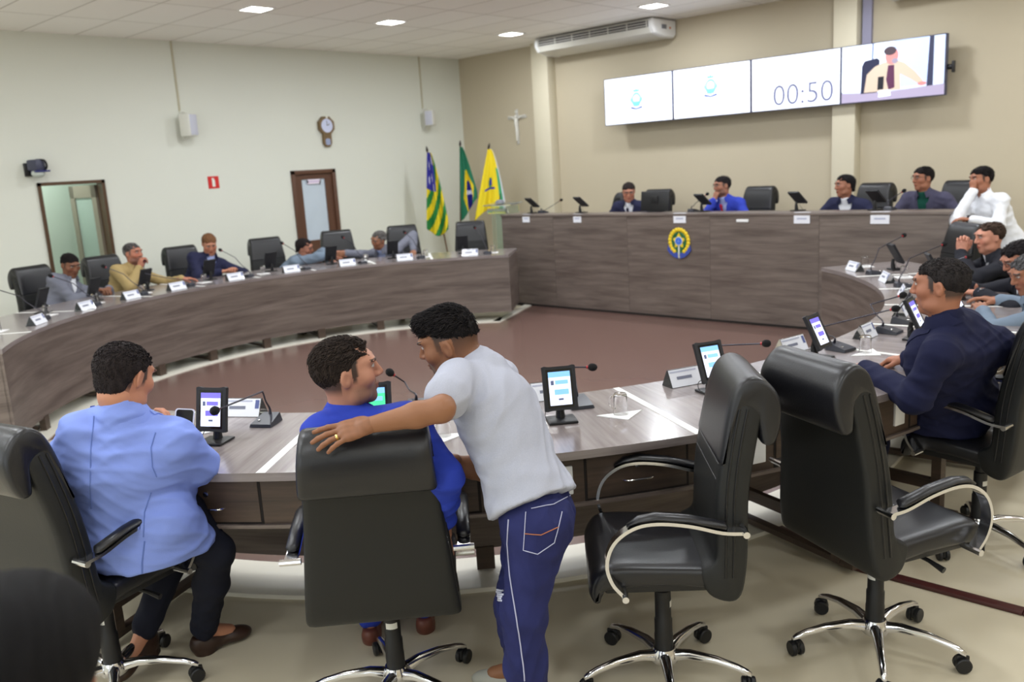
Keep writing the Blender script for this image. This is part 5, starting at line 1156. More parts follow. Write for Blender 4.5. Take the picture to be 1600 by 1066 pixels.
def glass_mug(p, label, group=None, handle=False, inv=True):
    t = thing('glass_mug' if handle else 'drinking_glass', label, 'glass', (p[0], p[1], TZ+0.0045), 0, group)
    g = MB(); prof = [(0.0, 0.0), (0.026, 0.0), (0.030, 0.006), (0.031, 0.05), (0.034, 0.095), (0.0325, 0.095), (0.0285, 0.05), (0.027, 0.012), (0.0, 0.010)]
    if inv: prof = [(r_, 0.095-z) for r_, z in prof][::-1]
    g.lathe(prof, n=20, caps=False); g.obj('bowl', M_GLASS, t)
    if handle: h = MB(); h.tube([(-0.03, 0, 0.02), (-0.055, 0, 0.03), (-0.058, 0, 0.055), (-0.05, 0, 0.075), (-0.03, 0, 0.08)], 0.005, 8, smooth_path=4); h.obj('handle', M_GLASS, t)
    return t
def napkin(p, heading, label, group=None, tri=True, s=0.15):
    mb = MB(); M = Matrix.Rotation(rad(heading-90), 4, 'Z')
    poly = [(-s*0.72, -0.02), (s*0.72, -0.02), (0, s*0.62)] if tri else [(-s/2, -s/2), (s/2, -s/2), (s/2, s/2), (-s/2, s/2)]
    mb.prism(poly, 0.004, M); o = mb.obj('paper_napkin', M_NAPKIN); o.location = (p[0], p[1], TZ+0.0003); return tag(o, label, 'napkin', group)
def on(px, py, z=TZ): return at_z(px, py, z)
# ---- near arc, seat by seat
G_T, G_M, G_N, G_G, G_P = 'voting tablets on the ring table', 'gooseneck microphones on the ring table', 'name plates on the ring table', 'glasses on the ring table', 'napkins under the glasses'
tablet(on(338, 690), -62, 'black tablet terminal with violet screen in front of the light blue jacket', 1, group=G_T)
tablet(on(590, 684), -47, 'black tablet terminal with green screen half hidden by the royal blue suited head', 2, group=G_T)
tablet(on(877, 657), -40, 'black tablet terminal with pale blue screen right of the grey t-shirt', 0, group=G_T)
tablet(on(1112, 612), -26, 'black tablet terminal with pale blue screen beside the leaning empty chair', 0, lean=24, group=G_T)
tablet(on(1277, 560), -2, 'black tablet terminal seen at a slant above the empty chair at the right', 1, lean=26, group=G_T)
tablet(on(1428, 530), 4, 'black tablet terminal at a slant next to the navy suited man', 1, lean=26, group=G_T)
mic(on(418, 662), at_d(410, 612, 4.05), at_d(338, 641, 3.68), 'gooseneck microphone whose head hangs in front of the violet tablet screen', G_M, hd=-60)
mic(on(650, 640), at_d(632, 597, 4.35), at_d(612, 584, 4.3), 'gooseneck microphone between the two faces of the talking men', G_M, hd=-47)
mic(on(905, 634), at_d(897, 574, 4.3), at_d(922, 574, 4.28), 'gooseneck microphone beside the tablet right of the grey t-shirt', G_M, hd=-36)
mic(on(1130, 592), at_d(1102, 541, 4.62), at_d(1194, 537, 4.4), 'gooseneck microphone with its head just above the leaning empty chair', G_M, hd=-24)
mic(on(1312, 547), at_d(1280, 512, 5.15), at_d(1396, 483, 4.9), 'long gooseneck microphone pointing at the tablet beside the navy suit', G_M, hd=-12)
mic(on(1388, 520), at_d(1360, 476, 5.4), at_d(1408, 462, 5.3), 'gooseneck microphone behind the slanted tablet near the navy suited man', G_M, hd=-2)
nameplate(on(382, 648), -60, 'white name plate behind the microphone of the light blue jacket', group=G_N)
nameplate(on(862, 622), -36, 'white name plate hidden behind the tablet right of the grey t-shirt', group=G_N)
nameplate(on(1070, 600), -24, 'white name plate left of the tablet beside the leaning empty chair', group=G_N)
nameplate(on(1236, 549), -12, 'white name plate behind the empty chair backs at the right', group=G_N)
nameplate(on(1352, 527), -2, 'white name plate behind the glass of the navy suited man', group=G_N, w=0.16)
for q, hd_, lb, hh in ((on(303, 676), -60, 'behind the phone of the light blue jacket', False), (on(693, 682), -45, 'between the chair top and the grey t-shirt', False), (on(970, 648), -34, 'beside the white joint strip at the empty seat', True), (on(1352, 552), -10, 'in front of the navy suited man', False)):
    napkin(q, hd_, 'white paper napkin under the glass '+lb, G_P); glass_mug(q, 'clear glass mug upside down '+lb if hh else 'clear drinking glass '+lb, G_G, hh)
# the phone of the man in light blue
ph = thing('mobile_phone', 'white cased phone with black screen held by the man in light blue', 'phone', tuple(at_d(287, 668, 3.63)))
_n = nrm(V(0, 0, CAM_H)-at_d(287, 668, 3.63)+V(-0.5, -0.4, 0.2)); _u = nrm(V(0.12, 0.10, 0.95)-_n*np.dot(V(0.12, 0.10, 0.95), _n)); _x = np.cross(_u, _n); MP = Matrix(((*[_x[0], _u[0], _n[0]], 0), (*[_x[1], _u[1], _n[1]], 0), (*[_x[2], _u[2], _n[2]], 0), (0, 0, 0, 1)))
mb = MB(); mb.prism(rrect(0.078, 0.158, 0.012), 0.010, MP @ Matrix.Translation((0, 0, -0.006))); mb.obj('case', mat('white_phone_case', (215, 215, 225), 0.4), ph); mb = MB(); mb.prism(rrect(0.068, 0.148, 0.010), 0.0008, MP @ Matrix.Translation((0, 0, 0.0042))); mb.obj('screen', S_OFF, ph)
# ---- far arc
PL_F = [-136.2, -148.0, -158.1, -167.8, -179.7, -191.1, -202.4, -214.0, -227.3]
names_f = ['at the far left edge of the picture', 'of the man in grey holding a phone', 'between the grey and the tan jackets', 'in front of the tan jacket', 'in front of the navy jacket', 'left of the leaning grey suit', 'in front of the handshake', 'in front of the grey haired man with raised elbow', 'at the empty seat below the flags']
for th, nm in zip(PL_F, names_f):
    out = th; p = polar(3.66, th); nameplate(p, th+180, 'white name plate '+nm, group=G_N)
    q = polar(4.02, th+1.6); tablet(q, th+6, 'black tablet terminal seen from behind '+nm, 0, lean=22, group=G_T)
    m = polar(3.74, th-3.4); b = polar(3.86, th-2.2, TZ+0.24); e = polar(4.02, th-1.0, TZ+0.33)
    if nm == 'in front of the tan jacket': b = polar(4.0, th+2.0, TZ+0.2); e = at_x(226, 409, -9.80)
    mic(m, b, e, 'gooseneck microphone '+nm, G_M, hd=th)
    g = polar(3.86, th+4.2 if th > -200 else th-4.4); napkin(g, th, 'white paper napkin '+nm, G_P, tri=False, s=0.13); glass_mug(g, 'clear drinking glass '+nm, G_G)
# ---- right arc
for th, nm in ((11.1, 'in front of the grey suit at the right edge'), (22.9, 'in front of the man in glasses at the right arc'), (34.6, 'in front of the man with clasped hands'), (46.4, 'at the end of the right arc by the dais')):
    nameplate(polar(3.66, th), th+180, 'white name plate '+nm, group=G_N)
    tablet(polar(3.98, th-1.6), th-4, 'black tablet terminal '+nm, 1, lean=30, group=G_T)
    mic(polar(3.72, th-4.4), polar(3.76, th-4.0, TZ+0.22), polar(4.05, th-1.5, TZ+0.30), 'gooseneck microphone '+nm, G_M, hd=th)
    g = polar(3.86, th+3.2); napkin(g, th, 'white paper napkin '+nm, G_P, tri=False, s=0.13); glass_mug(g, 'clear drinking glass '+nm, G_G)
# ---- dais: small plates hooked over the front edge, terminals, monitor, microphones
for px, w_, nm in ((822, 0.13, 'farthest left on the dais front edge'), (902, 0.13, 'second from the left on the dais front edge'), (1062, 0.17, 'on the dais edge above the coat of arms'), (1253, 0.18, 'on the dais edge below the man in the navy jacket'), (1375, 0.19, 'on the dais edge below the man in the green shirt')):
    p = at_y(px, 341, DY-0.004); t = thing('name_plate', 'small white name plate hooked '+nm, 'name plate', (p[0], DY-0.006, p[2]), 0, 'name plates on the dais edge')
    mb = MB(); mb.box((0, 0, 0.0), (w_, 0.006, 0.115)); mb.box((0, 0.012, 1.3035-p[2]), (w_, 0.03, 0.004)); mb.box((0, 0.0, (1.3035-p[2])/2+0.02), (w_, 0.004, 1.3-p[2]-0.04)); mb.obj('plate', M_CARD, t)
    mb = MB(); mb.box((0, -0.0035, -0.005), (w_*0.6, 0.001, 0.018)); mb.obj('printed_name', mat('light_print', (176, 180, 200), 0.8), t)
p = at_y(1160, 345, DY-0.004); mb = MB(); mb.box((0, 0, 0), (0.15, 0.012, 0.035), bevel=0.008); o = mb.obj('wall_tag', M_WHITEPL); o.location = (p[0], DY-0.0065, p[2]); tag(o, 'small oval white tag stuck on the dais front', 'tag')
for px, nm in ((832, 'at the left end of the dais'), (908, 'left of the turned chair at the dais'), (1098, 'of the man in the bright blue suit'), (1246, 'of the man in the navy jacket at the dais'), (1368, 'of the man in the green shirt at the dais')):
    p = at_y(px, 329, DY+0.26); t = tablet((p[0], p[1]), 75, 'black tablet terminal '+nm, 0, lean=50, group='voting tablets on the dais'); t.location[2] = DZ
for (px, py), (bx, by), (ex, ey), nm in (((848, 332), (852, 328), (876, 313), 'at the left end of the dais'), ((1083, 332), (1086, 318), (1104, 304), 'beside the man in the bright blue suit'), ((1390, 330), (1388, 314), (1411, 299), 'beside the man in the green shirt')):
    p = at_y(px, py, DY+0.28); t = mic((p[0], p[1]), at_y(bx, by, DY+0.28)-V(0, 0, DZ-TZ), at_y(ex, ey, DY+0.30)-V(0, 0, DZ-TZ), 'gooseneck microphone '+nm, 'gooseneck microphones on the dais', hd=90); t.location[2] = DZ
mo = at_y(1024, 320, DY+0.30); t = thing('computer_monitor', 'black computer monitor on the dais seen from behind beside the man in the dark tie', 'monitor', (mo[0], mo[1], DZ))
mb = MB(); mb.box((0, 0, 0.135), (0.42, 0.03, 0.25), bevel=0.008, M=Matrix.Rotation(-0.12, 4, 'X')); mb.obj('panel', M_BLACK, t); mb = MB(); mb.box((0, 0.03, 0.006), (0.2, 0.16, 0.012), bevel=0.004); mb.box((0, 0.03, 0.05), (0.06, 0.03, 0.1)); mb.obj('stand', M_BLACK, t)
mb = MB(); mb.box((0, -0.02, 0.15), (0.10, 0.012, 0.10), bevel=0.003); mb.obj('back_cover', M_PVC, t)
# ---- coat of arms on the dais front
def emblem():
    c = at_y(1062, 381, DY); t = thing('coat_of_arms', 'round coat of arms with blue star, yellow wreath and blue ribbon on the dais', 'emblem', (c[0], DY-0.002, c[2]))
    R90 = Matrix.Rotation(PI/2, 4, 'X'); k = 0.95
    Y_ = mat('emblem_yellow', (232, 200, 40), 0.4); G_ = mat('emblem_green', (46, 108, 62), 0.5); B_ = mat('emblem_blue', (46, 104, 214), 0.4); RB = mat('emblem_ribbon_blue', (60, 78, 160), 0.45); WH = mat('emblem_silver', (206, 208, 196), 0.35)
    mb = MB(); mb.prism([(0.145*k*math.cos(a), 0.160*k*math.sin(a)+0.03) for a in np.linspace(0, 2*PI, 33)[:-1]], 0.008, R90); mb.obj('back_disc', G_, t)
    mb = MB()
    for i in range(22):
        a = 2*PI*i/22+PI/2
        if -1.95 < ((a+PI) % (2*PI)-PI) < -1.2: continue
        mb.ell((0.135*k*math.cos(a), -0.012, 0.150*k*math.sin(a)+0.03), (0.027, 0.012, 0.027), 8)
    mb.obj('golden_rays', Y_, t)
    for sx in (-1, 1):
        mb = MB()
        for i in range(9):
            a = rad(-60+sx*0+i*15); x, z = sx*0.095*k*math.cos(a), 0.108*k*math.sin(a)+0.03; mb.ell((x, -0.016, z), (0.011, 0.006, 0.024), 8, M=Matrix.Rotation(-sx*(a), 4, 'Y'))
        mb.obj('laurel_branch', G_, t)
    mb = MB(); mb.prism([((0.105 if i % 2 == 0 else 0.056)*k*math.cos(PI/2+i*PI/5), (0.105 if i % 2 == 0 else 0.056)*k*math.sin(PI/2+i*PI/5)+0.035) for i in range(10)], 0.018, R90); mb.obj('star', Y_, t)
    mb = MB(); mb.prism([(0.058*k*math.cos(a), 0.058*k*math.sin(a)+0.035) for a in np.linspace(0, 2*PI, 25)[:-1]], 0.022, R90); so = mb.obj('star_ring', WH, t)
    mb = MB(); mb.prism([(0.046*k*math.cos(a), 0.046*k*math.sin(a)+0.035) for a in np.linspace(0, 2*PI, 25)[:-1]], 0.025, R90); mb.obj('blue_disc', B_, so)
    mb = MB()
    for x, z in ((0, 0.055), (-0.015, 0.03), (0.015, 0.03), (0, 0.012), (0, 0.035)): mb.ell((x, -0.026, z), (0.004, 0.002, 0.004), 6)
    mb.obj('stars', WH, so)
    mb = MB(); mb.box((0, -0.016, -0.10), (0.020, 0.018, 0.15), bevel=0.004); mb.obj('sword', WH, t)
    for sx in (-1, 1):
        mb = MB(); P_ = [(0.018, -0.178), (0.075, -0.160), (0.13, -0.120), (0.165, -0.075)]; up_ = [(x-0.016, z+0.060) for x, z in P_]
        mb.prism([(sx*x, z) for x, z in P_]+[(sx*x, z) for x, z in reversed(up_)], 0.014, R90 @ Matrix.Translation((0, 0, 0.004))); mb.obj('ribbon', RB, t)
emblem()
# ================================================================== ON THE WALLS
M_BEZ = mat('screen_bezel', (70, 72, 96), 0.35)
E_WHITE = mat('lit_white', (235, 240, 255), 0.3, emit=((236, 242, 255), 0.92))
def emat(n, rgb, s=0.75): return mat('lit_'+n, rgb, 0.4, emit=(rgb, s))
SX0, SX1, SZ0, SZ1, SY = -8.10, -3.26, 2.485, 3.168, 10.98
SW = (SX1-SX0)/4
def display(i, label):
    cx = SX0+SW*(i+0.5); cz = (SZ0+SZ1)/2; h = SZ1-SZ0
    t = thing('wall_display', label, 'screen', (cx, SY, cz), 0, 'screens of the video wall')
    b = MB(); b.box((0, 0.04, 0), (SW-0.003, 0.08, h), bevel=0.003); b.obj('casing', M_BEZ, t)
    s = MB(); s.box((0, -0.001, 0), (SW-0.034, 0.002, h-0.022)); so = s.obj('screen', E_WHITE if i < 3 else emat('pale_blue', (196, 210, 238), 0.75), t)
    k = MB(); k.box((0, 0.19, 0), (0.3, 0.23, 0.3)); k.obj('wall_bracket', M_BLACK, t)
    return t, so
def flat(par, nm, poly, m, lvl):
    mb = MB(); mb.add([(x, -0.0022-0.0005*lvl, z) for x, z in poly], [tuple(range(len(poly)))], None, 0, False); return mb.obj(nm, m, par)
def oval(cx, cz, rx, rz_, n=24, a0=0, a1=2*PI): return [(cx+rx*math.cos(a), cz+rz_*math.sin(a)) for a in np.linspace(a0, a1, n+1)[:-1]]
def crest(par, dx, dz):
    CY_ = emat('pale_cyan', (120, 205, 225), 0.6); CG = emat('pale_green', (150, 215, 165), 0.6); CB = emat('pale_navy', (90, 105, 165), 0.5); CW = emat('crest_white', (214, 238, 242), 0.75)
    flat(par, 'crest_shield', oval(dx, dz, 0.085, 0.10), CY_, 1); flat(par, 'crest_field', oval(dx, dz+0.012, 0.062, 0.062), CW, 2); flat(par, 'crest_sea', [(dx-0.07, dz-0.03), (dx+0.07, dz-0.03), (dx+0.055, dz-0.095), (dx-0.055, dz-0.095)], CY_, 3)
    flat(par, 'crest_crown', [(dx-0.05, dz+0.11), (dx+0.05, dz+0.11), (dx+0.055, dz+0.15), (dx+0.02, dz+0.135), (dx, dz+0.16), (dx-0.02, dz+0.135), (dx-0.055, dz+0.15)], CY_, 1)
    for sx in (-1, 1): flat(par, 'crest_laurel', [(dx+sx*0.088, dz-0.06), (dx+sx*0.108, dz+0.0), (dx+sx*0.095, dz+0.07), (dx+sx*0.083, dz+0.0)], CG, 3)
    flat(par, 'crest_ribbon', [(dx-0.11, dz-0.115), (dx-0.09, dz-0.098), (dx, dz-0.125), (dx+0.09, dz-0.098), (dx+0.11, dz-0.115), (dx+0.09, dz-0.128), (dx, dz-0.145), (dx-0.09, dz-0.128)], CB, 3)
t, s = display(0, 'leftmost screen of the video wall, white with a small pale crest'); crest(s, -0.02, -0.0)
t, s = display(1, 'second screen of the video wall, white with a pale crest'); crest(s, 0.0, 0.06)
t, s = display(2, 'third screen of the video wall showing the timer 00:50')
MT = Matrix.Translation((0.11, -0.003, -0.17)) @ Matrix.Rotation(PI/2, 4, 'X')
text_obj('00:50', 0.37, MT, emat('timer_grey', (112, 116, 150), 0.25), 'timer_digits', s, bold=-0.004)
t, s = display(3, 'rightmost screen of the video wall showing a man in tan speaking')
hw, hh = SW/2-0.01, (SZ1-SZ0)/2-0.01
flat(s, 'video_window', [(-hw, -0.2), (0.02, -0.2), (0.02, hh), (-hw, hh)], emat('v_white', (218, 228, 246), 0.85), 1); flat(s, 'video_doorway', [(0.40, -0.22), (0.47, -0.22), (0.47, hh), (0.42, hh)], emat('v_frame', (46, 50, 78), 0.4), 2); flat(s, 'video_post', [(-0.24, -0.0), (-0.22, 0), (-0.21, hh), (-0.235, hh)], emat('v_post', (120, 134, 170), 0.5), 2); flat(s, 'video_curtain', [(0.03, -0.2), (0.40, -0.2), (0.41, hh), (0.03, hh)], emat('v_curtain', (176, 196, 236), 0.8), 1)
flat(s, 'video_desk', [(-hw, -hh), (hw, -hh), (hw, -0.21), (-0.1, -0.245), (-hw, -0.215)], emat('v_desk', (160, 150, 176), 0.6), 2)
flat(s, 'video_chair', [(-0.36, -0.24), (-0.16, -0.24), (-0.14, 0.13), (-0.17, 0.16), (-0.32, 0.14), (-0.35, 0.08)], emat('v_chair', (34, 38, 66), 0.4), 3)
flat(s, 'video_jacket', [(-0.32, -0.23), (-0.29, -0.02), (-0.2, 0.06), (-0.10, 0.10), (0.06, 0.11), (0.15, 0.07), (0.27, -0.04), (0.36, -0.15), (0.33, -0.20), (0.2, -0.11), (0.10, -0.05), (0.11, -0.23)], emat('v_tan', (196, 176, 158), 0.6), 4)
flat(s, 'video_shirt', [(-0.04, 0.06), (0.03, 0.06), (0.04, -0.2), (-0.03, -0.22), (-0.06, -0.1)], emat('v_shirt', (84, 40, 72), 0.5), 5); flat(s, 'video_face', oval(0.0, 0.165, 0.075, 0.10), emat('v_skin', (196, 130, 128), 0.6), 6); flat(s, 'video_hair', oval(-0.02, 0.225, 0.072, 0.05), emat('v_hair', (70, 56, 66), 0.4), 7); flat(s, 'video_beard', oval(0.035, 0.105, 0.035, 0.03), emat('v_beard', (150, 140, 160), 0.5), 7)
flat(s, 'video_hand', oval(0.35, -0.185, 0.05, 0.022), emat('v_skin', (196, 130, 128), 0.6), 6); flat(s, 'video_tablet', [(-0.16, -0.21), (-0.09, -0.21), (-0.085, -0.06), (-0.155, -0.06)], emat('v_black', (22, 22, 34), 0.3), 7); flat(s, 'video_plate', [(-0.15, -0.3), (0.0, -0.29), (-0.01, -0.22), (-0.14, -0.22)], emat('v_white', (218, 228, 246), 0.85), 7)
p = at_y(1487, 104, SY+0.06); mb = MB(); mb.tube([(SX1+0.0, SY+0.06, p[2]), (SX1+0.05, SY+0.06, p[2])], [0.03, 0.03], 12); mb.box((SX1+0.06, SY+0.07, p[2]), (0.03, 0.06, 0.13), bevel=0.008); o = mb.obj('webcam', M_BLACK); tag(o, 'small black camera fixed to the right end of the video wall', 'camera')
mb = MB(); mb.box((-4.26, WY-0.03, (SZ1+CEIL)/2), (0.11, 0.06, CEIL-SZ1-0.004)); tag(mb.obj('cable_duct', mat('grey_violet_duct', (150, 148, 172), 0.5)), 'grey cable duct running from the ceiling down to the video wall', 'cable duct')
# ---- ceiling air conditioners
def aircon(x0, x1, label):
    L_ = x1-x0; t = thing('air_conditioner', label, 'air conditioner', ((x0+x1)/2, WY-0.30, CEIL)); M_AC = mat('ac_white', (214, 212, 204), 0.4)
    prof = [(-0.30, -0.02), (-0.325, -0.05), (-0.325, -0.135), (-0.27, -0.21), (-0.05, -0.255), (0.22, -0.255), (0.28, -0.20), (0.28, -0.02)]
    b = MB(); b.loft([[(x, y, z) for y, z in prof] for x in (-L_/2+0.07, L_/2-0.07)]); b.obj('body', M_AC, t, 25)
    for sx in (-1, 1):
        e = MB(); rg = []
        for x, s_ in ((L_/2-0.075, 1.02), (L_/2-0.02, 1.02), (L_/2, 0.9)): rg.append([(sx*x, y*s_, -0.13+(z+0.13)*s_) for y, z in prof])
        e.loft(rg); e.obj('end_cap', M_WHITEPL, t, 25)
    g = MB(); g.box((0, -0.328, -0.09), (L_-0.16, 0.012, 0.085)); go = g.obj('air_outlet', mat('ac_dark_grille', (62, 58, 62), 0.6), t)
    for k in range(7): 
        v = MB(); v.box((-L_/2+0.1+(L_-0.2)*k/6, -0.335, -0.09), (0.012, 0.012, 0.085)); v.obj('vane', M_AC, go)
    v = MB(); v.box((0, -0.336, -0.075), (L_-0.18, 0.02, 0.008), M=Matrix.Rotation(0.4, 4, 'X')); v.obj('louvre', M_AC, go); v = MB(); v.box((0, -0.336, -0.11), (L_-0.18, 0.02, 0.008), M=Matrix.Rotation(0.4, 4, 'X')); v.obj('louvre', M_AC, go)
    l = MB(); l.box((L_/2+0.002, -0.05, -0.12), (0.006, 0.12, 0.06), bevel=0.002); l.obj('display_panel', M_GREYPL, t); l = MB(); l.lathe([(0.0, 0), (0.016, 0.0), (0.012, 0.012), (0, 0.016)], (L_/2+0.001, 0.10, -0.13), 12, M=Matrix.Rotation(PI/2, 4, 'Y')); l.obj('indicator', mat('copper_cap', (200, 120, 80), 0.3, 0.6), t)
aircon(-9.17, -6.98, 'long white ceiling air conditioner with dark grille under the ceiling beside the column')
aircon(-3.95, -1.8, 'second ceiling air conditioner, only its underside showing at the top edge')
# ---- crucifix
t = thing('crucifix', 'white crucifix hanging on the beige wall beside the column', 'crucifix', (-10.16, WY, 2.62)); M_CR = mat('ivory_figure', (226, 224, 216), 0.45)
mb = MB(); mb.box((0, -0.012, 0), (0.05, 0.02, 0.58), bevel=0.006); mb.box((0, -0.012, 0.16), (0.42, 0.02, 0.05), bevel=0.006); mb.obj('cross', mat('white_cross', (206, 204, 198), 0.5), t)
mb = MB(); mb.ell((0.0, -0.05, 0.165), (0.024, 0.026, 0.032), 10); mb.tube([(0, -0.042, 0.14), (0, -0.05, 0.07), (0.006, -0.048, 0.0), (0.012, -0.046, -0.08), (0.0, -0.042, -0.19), (0, -0.05, -0.23)], [0.022, 0.036, 0.027, 0.030, 0.017, 0.012], 10, smooth_path=3)
for sx in (-1, 1): mb.tube([(sx*0.02, -0.045, 0.12), (sx*0.10, -0.036, 0.165), (sx*0.19, -0.03, 0.185)], [0.016, 0.012, 0.009], 8, smooth_path=3)
mb.obj('figure', M_CR, t); mb = MB(); mb.box((0, -0.026, 0.25), (0.07, 0.008, 0.03)); mb.obj('scroll', M_CR, t)
# ---- wall clock with pendulum
t = thing('wall_clock', 'octagonal brown wall clock with a pendulum box on the cream wall', 'clock', (WX, 8.265, 2.76)); RX = Matrix.Rotation(PI/2, 4, 'Z') @ Matrix.Rotation(PI/2, 4, 'X'); M_BR = mat('bronze_brown', (120, 98, 68), 0.35, 0.3)
mb = MB(); mb.prism([(0.15*math.cos(PI/8+k*PI/4), 0.15*math.sin(PI/8+k*PI/4)) for k in range(8)], 0.06, RX); mb.obj('case', M_BR, t); mb = MB(); mb.prism(oval(0, 0, 0.105, 0.105), 0.063, RX); fo_ = mb.obj('dial', mat('clock_dial', (206, 212, 240), 0.3), t)
mb = MB(); mb.prism([(-0.004, 0), (0.004, 0), (0.003, 0.075), (-0.003, 0.075)], 0.066, RX); mb.obj('hand', M_BLACK, fo_); mb = MB(); mb.prism([(0, -0.004), (0.05, 0.022), (0.048, 0.03), (-0.004, 0.004)], 0.066, RX); mb.obj('hand', M_BLACK, fo_)
mb = MB(); mb.prism([(-0.075, -0.10), (0.075, -0.10), (0.075, -0.25)]+[(0.075*math.cos(a), -0.25+0.075*math.sin(a)) for a in np.linspace(0, -PI, 10)][1:-1]+[(-0.075, -0.25)], 0.05, RX); mb.obj('pendulum_case', M_BR, t); mb = MB(); mb.prism(rrect(0.09, 0.10, 0.03), 0.052, RX @ Matrix.Translation((0, -0.245, 0))); mb.obj('pendulum_window', mat('clock_window', (150, 160, 190), 0.2), t)
mb = MB(); mb.ell((0.075, 0, 0.125), (0.006, 0.02, 0.018), 10); mb.obj('ornament', mat('pale_ornament', (235, 230, 215), 0.3), t)
# ---- loudspeakers and their conduits
def speaker(y, z, yaw, label, w=0.19, h=0.30):
    t = thing('wall_speaker', label, 'speaker', (WX, y, z)); M = Matrix.Rotation(yaw, 4, 'Z'); c = Vector((0.16, 0, 0))
    b = MB(); b.box(c, (0.16, w, h), bevel=0.018, M=M); b.obj('cabinet', mat('speaker_white', (222, 222, 214), 0.45), t)
    g = MB(); q = c+M @ Vector((0.081, 0, 0)); g.box(q, (0.006, w-0.03, h-0.03), bevel=0.002, M=M); g.obj('grille', mat('speaker_grille', (200, 202, 216), 0.6), t)
    k = MB(); k.box((0.01, 0, 0), (0.02, 0.05, h+0.10)); k.tube([(0.01, 0, h/2+0.03), (0.10, 0, h/2+0.02), (0.15, 0, h/2)], 0.008, 8); k.tube([(0.01, 0, -h/2-0.03), (0.10, 0, -h/2-0.02), (0.15, 0, -h/2)], 0.008, 8); k.obj('bracket', mat('speaker_white', (222, 222, 214)), t)
speaker(5.93, 2.78, 0.5, 'white loudspeaker on a bracket in the middle of the cream wall'); speaker(10.35, 2.86, -1.1, 'white loudspeaker near the room corner above the flags, seen edge on', 0.16, 0.26)
for y, z0, lb in ((5.91, 2.97, 'thin conduit rising from the middle loudspeaker to the ceiling'), (10.33, 3.02, 'thin conduit rising from the corner loudspeaker to the ceiling')):
    mb = MB(); mb.box((0, 0, 0), (0.016, 0.022, CEIL-z0-0.004)); o = mb.obj('cable_conduit', mat('conduit', (190, 184, 160), 0.6)); o.location = (WX+0.008, y, (z0+CEIL)/2); tag(o, lb, 'conduit')
# ---- emergency light, fire sign
t = thing('emergency_light', 'dark twin emergency lamp on the wall above the glazed door', 'emergency light', (WX, 3.88, 2.28))
mb = MB(); mb.box((0.02, 0, 0.0), (0.04, 0.10, 0.16), bevel=0.01); mb.obj('back_plate', M_BLACK, t); mb = MB(); mb.box((0.12, 0.06, 0.05), (0.16, 0.14, 0.13), bevel=0.02, M=Matrix.Rotation(0.4, 4, 'Z')); mb.obj('lamp_head', mat('grey_lamp_head', (70, 72, 92), 0.4), t)
mb = MB(); mb.tube([(0.14, 0.06, 0.11), (0.2, 0.13, 0.10), (0.2, 0.15, 0.03), (0.16, 0.13, -0.02)], 0.012, 8, smooth_path=4); mb.obj('handle', M_BLACK, t); mb = MB(); mb.ell((0.14, 0.06, -0.05), (0.07, 0.08, 0.05), 12); mb.obj('lens', mat('lamp_lens', (196, 204, 200), 0.15), t); mb = MB(); mb.box((0.14, 0.09, -0.025), (0.17, 0.17, 0.02), bevel=0.004); mb.obj('rim', mat('blue_rim', (40, 44, 110), 0.4), t)
t = thing('fire_sign', 'square red fire extinguisher sign on the cream wall', 'sign', (WX, 6.275, 2.0)); mb = MB(); mb.box((0.003, 0, 0), (0.005, 0.165, 0.17)); mb.obj('panel', mat('sign_red', (206, 40, 38), 0.5), t)
mb = MB(); mb.prism([(-0.022, -0.06), (0.022, -0.06), (0.022, 0.03), (0.01, 0.045), (0.012, 0.06), (-0.02, 0.06), (-0.03, 0.04), (-0.01, 0.04), (-0.022, 0.03)], 0.001, RX @ Matrix.Translation((0, 0, 0.006))); mb.obj('pictogram', M_WHITE, t)
# ---- flags
def flag(top_px, base, design, label, w0, w1, drop, side=1, yy=10.35, seed=0, lean=0.0, bow=0.05):
    T = at_y(*top_px, yy); t = thing('flag', label, 'flag', tuple(base)); b = V(base); d = nrm(T-b)
    mb = MB(); mb.tube([(0, 0, 0.03), tuple(T-b-d*0.05)], 0.013, 10); mb.obj('pole', mat('flag_pole_wood', (104, 76, 52), 0.4), t)
    mb = MB(); q = T-b-d*0.05; mb.tube([q, q+d*0.03, q+d*0.07, q+d*0.10], [0.012, 0.022, 0.014, 0.003], 10); mb.obj('finial', mat('finial_dark', (60, 52, 50), 0.4, 0.4), t)
    nu, nv = 42, 56; vs = []; fs = []; mi = []; r_ = RT2; mats = []; idx = {}
    for j in range(nv+1):
        v = j/nv; W_ = w0+(w1-w0)*min(1, v*1.15)**0.8
        for i in range(nu+1):
            u = i/nu; p = T-b-d*0.06+V(0, 0, -drop*v*(0.9+0.18*math.sin(u*2.2+seed)))+r_*(side*(u-0.12)*W_+lean*v)
            amp = bow*(0.25+0.9*v); p = p+V(-FW2[0], -FW2[1], 0)*(0.03+amp*math.sin(u*13+seed+1.5*v)+amp*0.4*math.sin(u*23+2*seed))
            vs.append(p)
    for j in range(nv):
        for i in range(nu):
            c = design((i+0.5)/nu, (j+0.5)/nv)
            if c not in idx: idx[c] = len(mats); mats.append(mat('flag_%s' % c, FLAGC[c], 0.8))
            fs.append((j*(nu+1)+i, j*(nu+1)+i+1, (j+1)*(nu+1)+i+1, (j+1)*(nu+1)+i)); mi.append(idx[c])
    mb = MB(); mb.v = [tuple(p) for p in vs]; mb.f = [list(f) for f in fs]; mb.mi = mi; mb.sm = [True]*len(fs); mb.uv = [[(0, 0)]*4 for f in fs]
    o = mb.obj('cloth', mats, t, 180); so = o.modifiers.new('thickness', 'SOLIDIFY'); so.thickness = 0.003
    return t
